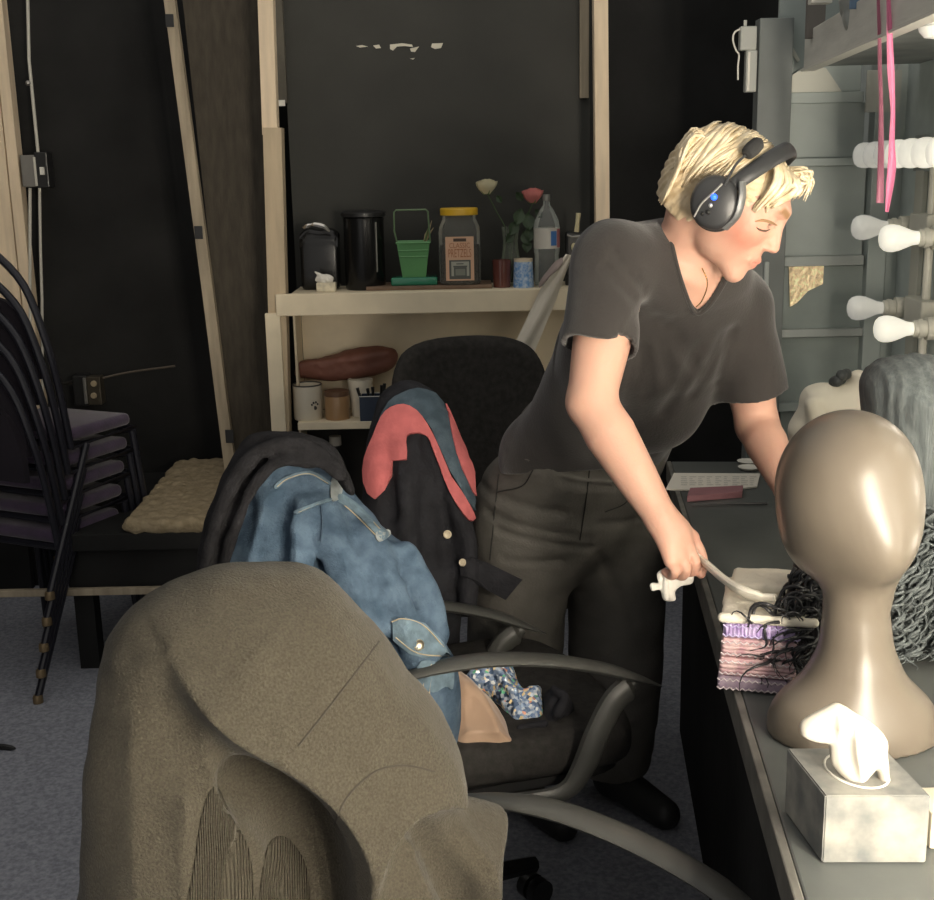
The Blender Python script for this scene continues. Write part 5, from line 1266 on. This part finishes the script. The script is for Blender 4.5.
# tissue box
A = PZ(822, 863, ZTB); B = PZ(926, 863, ZTB); zt = max(np.linspace(.78, .86, 200), key=lambda z: -abs(proj(V(A[0], A[1], z))[1]-796)); Ux = unit((B-A)*V(1, 1, 0)); Uy = V(-Ux[1], Ux[0], 0)
C = PZ(787, 748, zt); L = (C-A)@Uy; wbox = np.linalg.norm(B-A); hb = zt-ZTB; sk = (C-A)@Ux
tb = thing('tissue_box', 'grey marbled tissue box at the front edge of the dressing table', 'tissue box', (A+B)/2+Uy*L/2)
def bx(u, v, z): return A+Ux*u+Uy*v+V(0, 0, z)+Ux*(sk*v/L)
m_box = mat('grey marbled card', (.13, .135, .135), .55, col2=(.31, .30, .265), vscale=21, bump=.03)
cor = [bx(0, 0, 0), bx(wbox, 0, 0), bx(wbox, L, 0), bx(0, L, 0), bx(0, 0, hb), bx(wbox, 0, hb), bx(wbox, L, hb), bx(0, L, hb)]
bm = bmesh.new(); vv = [bm.verts.new(c) for c in cor]
for f in ((3, 2, 1, 0), (4, 5, 6, 7), (0, 1, 5, 4), (1, 2, 6, 5), (2, 3, 7, 6), (3, 0, 4, 7)): bm.faces.new([vv[i] for i in f])
bmesh.ops.bevel(bm, geom=bm.edges[:], offset=.0015, segments=2, affect='EDGES'); mb = MB(); mb._bm(bm)
obj('box', mb, m_box, tb, smooth=False)
obj('box_opening', MB().tube([bx(wbox*(.5+.28*math.cos(a)), L*(.5+.36*math.sin(a)), hb+.0004) for a in np.linspace(0, 2*math.pi, 28, endpoint=False)], .0014, 6, closed=True), m_tissue, tb)
t2 = lambda x, y: (680+x/3.0, 600+y/3.0)
out = [t2(*p) for p in [(358, 395), (372, 365), (420, 340), (478, 317), (530, 338), (585, 375), (616, 420), (622, 470), (632, 560), (634, 578), (604, 572), (590, 510), (575, 520), (545, 552), (520, 552), (490, 530), (462, 500), (452, 480), (445, 432), (420, 425), (372, 412)]]
tr = [([(*t2(440, 350), .012), (*t2(520, 370), .018), (*t2(590, 430), .02), (*t2(610, 540), .016)], 0, .007, .01), ([(*t2(380, 395), .01), (*t2(450, 400), .016), (*t2(540, 430), .02), (*t2(560, 520), .016)], 0, .007, .01),
      ([(*t2(520, 410), .02), (*t2(590, 460), .02), (*t2(585, 520), .02)], 0, .006, -.006), ([(*t2(470, 440), .01), (*t2(500, 500), .014), (*t2(515, 545), .014)], 0, .007, .01), ([(*t2(400, 385), .02), (*t2(480, 380), .02), (*t2(560, 400), .02)], 0, .003, -.004)]
tvf = relief(out, bx(wbox*.5, L*.42, hb+.03), unit(V(-.05, -1, .25)), .0085, h=.0018, R=.008, ridges=[], crests=[([t2(480, 318), t2(466, 400), t2(470, 500)], .008, .012, .003), ([t2(530, 338), t2(512, 430), t2(540, 552)], .009, .012, .003), ([t2(585, 378), t2(560, 450), t2(545, 550)], .008, .003, .012), ([t2(616, 420), t2(588, 480), t2(606, 570)], .008, .010, .003), ([t2(372, 370), t2(440, 385), t2(520, 380)], .005, .010, .004)], lean=[(705, -.012), (740, .004), (792, .0)], noise=(.0010, 50), seed=51)
obj('tissue', tvf, mat('soft tissue', (.50, .465, .40), .9, sheen=.1), tb, ang=0)

# small packet at the right edge
q = PZ(936, 850, ZTB)
tag(obj('paper_packet', MB().box(q+V(-.008, 0, 0), q+V(.06, .06, .045), bev=.004), mat('cream packet', (.62, .56, .44), .6)), 'cream packet behind the tissue box at the right edge', 'packet')

# stack of lace boxes with a folded towel
la, lb = PZ(717, 690, ZTB), PZ(792, 690, ZTB); lw = (lb-la)[0]
m_lv = mat('purple lace print', (.30, .20, .46), .45, col2=(.50, .40, .62), vscale=95, wave=(60, 'X', .5, 2.))
m_lp = mat('pink lace print', (.47, .27, .30), .45, col2=(.66, .48, .47), vscale=85, wave=(50, 'Z', .5, 2.))
m_lm = mat('mauve lace print', (.27, .20, .27), .45, col2=(.40, .32, .38), vscale=85)
m_film = mat('pale lace trim', (.62, .54, .56), .4)
z = ZTB; RTM = Matrix.Translation(Vector(la)) @ Matrix.Rotation(R_(-15), 4, 'Z') @ Matrix.Translation(-Vector(la)); RTI = np.array(RTM.inverted())
for i, (nm_, hh, mm, lab) in enumerate((('lace_packet', .022, m_lm, 'mauve lace packet at the bottom of the stack on the table edge'), ('lace_packet', .030, m_lp, 'pink lace packet, lower of the two pink ones in the stack'),
        ('lace_packet', .030, m_lp, 'pink lace packet, upper of the two pink ones in the stack'), ('lace_packet', .024, m_lv, 'purple lace packet just under the white towel'))):
    c = la+V(.002*i, 0, 0); g = thing(nm_, lab, 'packet', V(c[0]+lw/2, c[1]+.08, z), group='lace packets stacked on the table edge')
    obj('packet', MB().box(V(c[0], c[1], z+.0005), V(c[0]+lw, c[1]+.165, z+hh-.0005), RTM, bev=.006, seg=3), mm, g)
    mb = MB()
    for k in (0.2, .8): mb.tube([np.array(RTM @ Vector((c[0]+lw*j/24, c[1]-.0008, z+hh*k+.0018*math.cos(j*math.pi)))) for j in range(25)], .0012, 5)
    obj('trim', mb, m_film if mm is not m_lv else mat('lilac trim', (.52, .46, .70), .4), g)
    z += hh
m_towel = mat('white towelling', (.72, .67, .56), .9, var=.05, bump=.5, bscale=120)
def towel(p):
    q = (p @ RTI[:3, :3].T+RTI[:3, 3])-V(la[0]+lw*.62, la[1]+.085, z+.012)
    d = s_box(q, (0, 0, -.006), (lw*.60, .085, .007), .006); d = np.minimum(d, s_box(q, (.004, .05, .006), (lw*.55, .045, .009), .008))
    d = np.minimum(d, s_cap(q, (-lw*.58, -.086, -.004), (lw*.60, -.084, -.004), .0075)); return d+.0018*fbm(p*40, 2, 2)
tag(obj('folded_towel', nets(towel, V(la[0]-.03, la[1]-.07, z-.01), V(la[0]+lw*1.4+.06, la[1]+.22, z+.05), .003), m_towel, ang=0), 'folded white towel on top of the lace packets', 'towel')
# white handle and tissue held in the right hand
m_hand = mat('white plastic handle', (.76, .72, .62), .35)
hp = [P(691, 536, Yk+.016), P(699, 556, Yk+.012), P(711, 568, 1.755), P(725, 580, 1.71), P(742, 591, 1.665), P(760, 597, 1.645), P(776, 598, 1.63)]
tag(obj('comb_handle', MB().tube(cat(hp, 5), [.0062]*8+[.0085]*12+[.0095]*6+[.007]*5, 10, flat=(1.2, .7)), m_hand), 'curved white handle held in the person\'s right hand', 'handle')
out = [(657, 574), (668, 566), (676, 570), (693, 569), (693, 583), (681, 586), (675, 592), (675, 600), (664, 599), (660, 590), (652, 590), (651, 584), (658, 583)]
tag(obj('tissue', relief(out, P(673, 582, Yk+.02), V(0, -1, 0), .004, h=.0016, R=.0036, noise=(.0016, 45), seed=61, ridges=[([(664, 570, .006), (666, 596, .006)], 0, .004, .005)]), m_tissue, ang=0), 'scrap of white tissue hanging from the person\'s right hand', 'tissue')

# papers, pouch, pencil, spoon at the far end
def flatbox(pts, z0, z1):
    a = [PZ(*p, z0) for p in pts]; n = len(a); return MB().add(a+[q+V(0, 0, z1-z0) for q in a], [list(range(n))[::-1], list(range(n, 2*n))]+[(i, (i+1) % n, n+(i+1) % n, n+i) for i in range(n)])
sh = tag(obj('script_pages', flatbox([(666, 490), (712, 492.5), (757, 488), (760, 475), (674, 474.5)], ZTB, ZTB+.004), mat('script paper', (.70, .66, .58), .8), smooth=False), 'printed script pages lying open at the far end of the table', 'papers')
mb = MB(); r3 = random.Random(5)
for j in range(9):
    x0 = 681+j*8.6
    for i in range(5):
        y0 = 477+i*2.0; l = r3.uniform(3, 7.2)
        a, b = PZ(x0, y0, ZTB+.0042), PZ(x0+l, y0, ZTB+.0042); d = V(0, .0032, 0); mb.add([a, b, b+d, a+d], [(0, 1, 2, 3)])
obj('print_lines', mb, mat('grey print', (.12, .12, .11), .8), sh, smooth=False)
tag(obj('pencil_pouch', flatbox([(687, 502), (742, 497.5), (743, 491), (690, 493.5)], ZTB+.0001, ZTB+.014), mat('dusty pink pouch', (.30, .14, .155), .6, var=.1)), 'flat dusty pink pouch in front of the script pages', 'pouch')
tag(obj('pencil', MB().tube([PZ(692, 504.5, ZTB+.004), PZ(760, 503.5, ZTB+.004), PZ(767, 503.3, ZTB+.004)], [.0022, .0035, .0038], 7), mat('dark pencil', (.06, .06, .06), .5)), 'thin dark pencil lying in front of the pink pouch', 'pencil')
for (x, y, lab) in ((745, 463, 'small white dish behind the script pages, the farther one'), (746, 469, 'small white dish behind the script pages, the nearer one')):
    tag(obj('small_dish', MB().lathe([(.001, 0), (.022, 0), (.028, .006), (.026, .006), (.02, .002), (0, .002)], PZ(x+3, y, ZTB), 20), m_white), lab, 'dish')

# white cloth heaped on a block and a dark hair clip behind the mannequin
out = [(789, 436), (791, 424), (800, 408), (802, 396), (808, 388), (822, 384), (838, 385), (848, 382), (854, 373), (862, 371), (872, 378), (876, 400), (876, 440), (870, 560), (800, 560), (795, 470)]
vf = relief(out, P(832, 430, 2.50), V(0, -1, 0), .07, h=.004, R=.068, ridges=[([(806, 400, .05), (812, 440, .06)], 0, .016, .02), ([(845, 386, .05), (866, 390, .05)], 0, .012, -.012)], noise=(.004, 18), seed=71)
tag(obj('white_cloth', vf, mat('warm white cloth', (.86, .80, .66), .9, bump=.15, bscale=60), ang=0), 'warm white cloth draped over a block behind the mannequin', 'cloth')
hc = P(839, 379, 2.49); mb = MB()
for i in range(9): a = i*2.4; mb.ball(hc+V(.014*math.cos(a)*(.3+i/9), .012*math.sin(a), .010*math.sin(a*1.7)), .012, 10, 7)
tag(obj('hair_scrunchie', mb, mat('dark scrunchie', (.05, .055, .055), .5, bump=.4, bscale=90)), 'dark ruffled hair scrunchie on top of the white cloth', 'scrunchie')

# black curly wig between the packets and the bust
m_curl = mat('black glossy hair', (.018, .018, .020), .32, spec=.5)
def curls(name, label, seeds, m, rr=.0022, par=None, n=None):
    mb = MB(); r4 = random.Random(11)
    for (p0, p1, amp, turns) in seeds:
        ax = unit(p1-p0); x = unit(np.cross(ax, V(0, 1, .3))); y = np.cross(ax, x); ph = r4.uniform(0, 6.3); N = int(turns*9)+4; pts = []
        for j in range(N):
            t = j/(N-1); a = ph+turns*2*math.pi*t; pts.append(p0+(p1-p0)*t+amp*(.7+.5*t)*(x*math.cos(a)+y*math.sin(a)))
        mb.tube(pts, [rr*(1 if j < N*.7 else max(.25, (N-j)/(N*.3))) for j in range(N)], 5)
    return mb
r5 = random.Random(8); seeds = []
for i in range(70):
    a = r5.random(); s_ = P(r5.uniform(795, 832), r5.uniform(562, 600), 1.655+r5.uniform(-.03, .03)); e = P(812-95*a*r5.uniform(.3, 1), 600+85*r5.random()+15*a, 1.605+r5.uniform(-.03, .035)); e[2] = max(e[2], .768)
    seeds.append((s_, e, r5.uniform(.007, .014), r5.uniform(1.5, 3.5)))
g = thing('curly_wig', 'black curly wig spilling over the table beside the mannequin shoulder', 'wig', P(800, 690, 1.66)*V(1, 1, 0)+V(0, 0, ZTB))
wvf = relief([(798, 566), (818, 560), (838, 575), (842, 640), (838, 700), (790, 705), (760, 695), (768, 672), (788, 655), (800, 620), (797, 590)], P(810, 640, 1.69), V(0, -1, 0), .045, h=.004, R=.043, noise=(.009, 28), seed=81)
obj('wig_mass', wvf, mat('black wig hair', (.016, .016, .018), .6, bump=1.0, bscale=120), g, ang=0)
obj('curls', curls('c', '', seeds, m_curl, .0028), m_curl, g, ang=0)

# large dark wig on a stand at the right edge
m_wig = mat('dark grey wig hair', (.085, .098, .10), .6, col2=(.125, .14, .14), vscale=30, stretch=(6, 6, .5), bump=.4, bscale=90, spec=.2)
Yw = 1.80
out = [(866, 400), (868, 380), (878, 366), (900, 357), (930, 355), (965, 362), (990, 390), (1000, 460), (1000, 560), (985, 635), (960, 640), (925, 638), (912, 590), (890, 540), (872, 470)]
def strands(d, p, a, b, t): return d+.0012*np.sin(a*300+6*vnoise(p*14))*np.clip((b+.05)/.1, 0, 1)
g = thing('long_wig', 'large dark wig with smooth crown and curly ends on a stand', 'wig', P(935, 690, Yw)*V(1, 1, 0)+V(0, 0, ZTB))
obj('crown', relief(out, P(930, 480, Yw), V(0, -1, 0), .11, h=.0045, R=.105, noise=(.004, 16), extra=strands, seed=91), m_wig, g, ang=0)
seeds = []
for i in range(200):
    s_ = P(r5.uniform(890, 962), r5.uniform(490, 635), Yw-.10+r5.uniform(-.02, .02)); e = s_+V(r5.uniform(-.02, .02), r5.uniform(-.03, .01), -r5.uniform(.05, .12)); e[2] = max(e[2], .765)
    seeds.append((s_, e, r5.uniform(.007, .013), r5.uniform(1.5, 3.5)))
obj('curls', curls('c', '', seeds, None, .0026), m_wig, g, ang=0)
obj('stand', MB().lathe([(.001, 0), (.07, 0), (.07, .012), (.018, .02), (.018, .16)], P(945, 690, Yw)*V(1, 1, 0)+V(0, 0, ZTB), 24), m_blkplastic, g)

# pink ribbons hanging from the overhead shelf, papers and bags on it
m_rib1 = mat('pink satin ribbon', (.74, .22, .38), .45, sheen=.3); m_rib2 = mat('muted pink ribbon', (.50, .20, .28), .5)
def ribbon(label, cl, wd, Y0, Y1, m, tw_=0.0):
    pts = cat([P(x, y, Y0+(Y1-Y0)*i/(len(cl)-1)) for i, (x, y) in enumerate(cl)], 6); ws = np.interp(np.linspace(0, 1, len(pts)), np.linspace(0, 1, len(wd)), wd)
    def f(a, b):
        t = b*(len(pts)-1); i = min(int(t), len(pts)-2); p = pts[i]*(1-(t-i))+pts[i+1]*(t-i); w_ = np.interp(t, range(len(pts)), ws)*.00165; an = tw_*math.sin(b*5)
        return p+(a-.5)*w_*V(math.cos(an), math.sin(an), 0)+V(0, .004*math.sin(a*3.1), 0)
    return tag(obj('ribbon', MB().grid(f, 6, len(pts)*2, .0012), m), label, 'ribbon')
def shelf_front(px):
    return min((tw(s, .303, ZU+.04) for s in np.linspace(1.3, 3.0, 400)), key=lambda q: abs(proj(q)[0]-px))[1]-.004
ribbon('broad bright pink ribbon hanging from the overhead shelf before the bulbs', [(888, -16), (889, 10), (891, 70), (893, 110), (892, 140), (892, 165), (890, 185), (887, 212)], [3, 5, 9, 5, 6, 9, 8, 3], shelf_front(889), shelf_front(889)+.01, m_rib1, .3)
ribbon('narrow muted pink ribbon hanging just left of the broad one', [(878, -10), (879.5, 38), (880, 70), (881, 100), (881, 150), (880, 203)], [3, 4, 4.5, 4, 6, 8], shelf_front(878), shelf_front(878)+.01, m_rib2, .2)
zs = ZU+.028
g = thing('plastic_bag', 'grey translucent plastic bag slumped over the overhead shelf front', 'bag', tw(2.55, .36, zs))
vf = relief([(838, -20), (842, 20), (854, 40), (868, 30), (880, 22), (905, 5), (905, -40), (850, -40)], P(866, 10, 2.60), V(0, -1, 0), .03, h=.004, R=.028, noise=(.006, 25), seed=101)
obj('bag', vf, mat('cloudy plastic', (.36, .38, .36), .3, bump=.3, bscale=30), g, ang=0)
px_thing('blue_card', 'small blue card standing on the overhead shelf', 'card', (850, -14, 860, 9), 2.52, .004, mat('blue card', (.13, .20, .30), .5))
px_thing('paper_block', 'white paper block jutting from the overhead shelf', 'paper', (812, -20, 833, 3), 2.75, .03, m_white)
px_thing('brown_folder', 'dark brown folder standing on the overhead shelf end', 'folder', (808, -20, 826, 38), 2.98, .02, mat('taupe folder', (.17, .155, .14), .6))
q = tw(2.75, .571, 1.585)
tag(obj('wall_note', rectbox(MB(), 866, 70, 901, 112, Yp-.035, .003), mat('grey note paper', (.42, .43, .39), .75), smooth=False), 'pale grey sheet of paper taped up above the top bulb row', 'paper')
c = P(936, 27, 2.15)
tag(obj('round_lamp', MB().lathe([(.0, -.02), (.018, -.017), (.027, -.007), (.029, 0), (.02, .004), (.02, .012)], c, 28), m_off), 'round white lamp under the overhead shelf at the right edge', 'lamp')
# ------------------------------------------------------------------ left side: stacked chairs, bench, floor
m_purple = mat('purple chair velvet', (.05, .030, .064), .8, var=.2, vscale=20, sheen=.4, bump=.2, bscale=150)
m_frame_blk = mat('black enamelled tube', (.014, .014, .020), .3, spec=.5)
m_glide = mat('worn brass glide', (.22, .16, .09), .45, .5)
def stack_chair(label, group):
    t = thing('stacking_chair', label, 'chair')
    obj('seat', MB().box((-.14, -.18, .435), (.15, .18, .475), bev=.018, seg=3), m_purple, t, local=True)
    fr = [(.145, -.185, .425), (.145, .185, .425), (-.13, .185, .425), (-.13, -.185, .425)]
    obj('seat_frame', MB().tube(fr, .011, 8, closed=True), m_frame_blk, t, local=True)
    arch = cat([(-.185, -.205, .42), (-.215, -.21, .55), (-.245, -.205, .66), (-.265, -.16, .77), (-.275, -.06, .835), (-.276, 0, .845), (-.275, .06, .835), (-.265, .16, .77), (-.245, .205, .66), (-.215, .21, .55), (-.185, .205, .42)], 4)
    arch = [a*V(1, .9, 1)+V(.05, 0, .17*max(0, (a[2]-.42)/.42)) for a in arch]
    obj('back_frame', MB().tube(arch, .0115, 10), m_frame_blk, t, local=True)
    inner = [(-.253-.012*0, y, z) for y, z in ()]
    pad = cat([(-.17, .57), (-.165, .66), (-.13, .745), (-.05, .80), (.05, .80), (.13, .745), (.165, .66), (.17, .57)], 4)
    obj('backrest', MB().prism([(a[0]*.9, a[1]+.07) for a in pad], (-.212, 0, 0), (0, 1, 0), (0, 0, 1), (1, 0, -.12), .022), mat('dark plum velvet', (.013, .010, .016), .85), t, local=True)
    for sx, sy in ((1, -1), (1, 1), (-1, 1), (-1, -1)):
        top = V(.14 if sx > 0 else -.07, sy*.185, .42); foot = V(.17 if sx > 0 else -.30, sy*.205, .014)
        lg = obj('leg', MB().tube([top, (top+foot)/2, foot], .0115, 10), m_frame_blk, t, local=True)
        obj('foot_glide', MB().lathe([(.001, 0), (.015, 0), (.015, .018), (.012, .024)], foot-V(0, 0, .013), 12), m_glide, lg, local=True)
    obj('stretcher', MB().tube([(.147, -.185, .36), (.147, .185, .36)], .008, 8), m_frame_blk, t, local=True)
    return t
sc0 = stack_chair('x', 'g'); th = R_(65)
names = ['bottom chair of the stack of black chairs at the left', 'second chair from the bottom of the black chair stack', 'middle chair of the stack of black purple-seated chairs', 'second chair from the top of the black chair stack', 'top chair of the stack with its purple seat showing']
for i in range(5):
    o = sc0 if i == 0 else dup(sc0)
    o['label'] = names[i]; o['group'] = 'black metal chairs stacked at the left'
    o.location = V(-1.335, 3.633, 0)+V(math.cos(th), math.sin(th), 0)*.022*i+V(0, 0, .073*i); o.rotation_euler = (0, 0, th)

# low bench with a fleecy throw
Ybn = 3.46; x0 = P(60, 530, Ybn)[0]; x1 = P(274, 530, Ybn)[0]-.03; zb = P(170, 531, Ybn)[2]
g = thing('low_bench', 'low black platform bench with a pale rail along the left wall', 'bench', ((x0+x1)/2, Ybn+.4, 0))
obj('platform', MB().box((x0, Ybn, zb-.06), (x1, 4.22, zb-.005), bev=.004), m_black, g, smooth=False)
obj('front_board', MB().box((x0, Ybn+.03, .27), (x1, Ybn+.05, zb-.061)), m_black, g, smooth=False)
zr = P(150, 590, Ybn)[2]; obj('pale_rail', MB().box((P(-10, 590, Ybn)[0], Ybn-.01, zr-.011), (x1, Ybn+.01, zr+.010), bev=.002), m_strip, g, smooth=False)
for x in (x0+.03, (x0+x1)/2, x1-.03): obj('leg', MB().box((x-.03, Ybn+.06, 0), (x+.03, Ybn+.12, zb-.061)), m_black, g, smooth=False)
xa = P(119, 500, Ybn)[0]; xb = P(236, 500, Ybn)[0]
def fleece(p):
    q = p-V((xa+xb)/2, Ybn+.36, zb+.018); q[:, 2] = q[:, 2]-.03*np.clip(q[:, 1]+.1, -.2, .5)
    return s_box(q, (0, 0, 0), ((xb-xa)/2, .365, .022), .02)+.006*fbm(p*V(38, 38, 38), 3, 6)
vf = nets(fleece, V(xa-.04, Ybn-.06, zb-.05), V(xb+.04, Ybn+.80, zb+.12), .0055)
tag(obj('fleece_throw', vf, mat('cream fleece', (.25, .20, .125), .95, col2=(.34, .275, .18), vscale=40, bump=.9, bscale=110, spec=.1), ang=0), 'cream fleece throw spread on the low bench', 'throw')
cb_ = PZ(4, 747, .004)
tag(obj('cable_end', MB().tube([PZ(-20, 746, .006), PZ(4, 747, .006), PZ(12, 748, .006), PZ(15, 748.5, .006)], [.008, .009, .007, .003], 8), m_blkplastic), 'black cable end on the grey carpet at the left edge', 'cable')
# ------------------------------------------------------------------ light
w = bpy.data.worlds.new('world'); SC.world = w; w.use_nodes = True
w.node_tree.nodes['Background'].inputs[0].default_value = (1.0, .96, .90, 1); w.node_tree.nodes['Background'].inputs[1].default_value = .60
SC.view_settings.view_transform = 'Standard'; SC.view_settings.look = 'None'; SC.view_settings.gamma = 1; SC.view_settings.exposure = 0.0
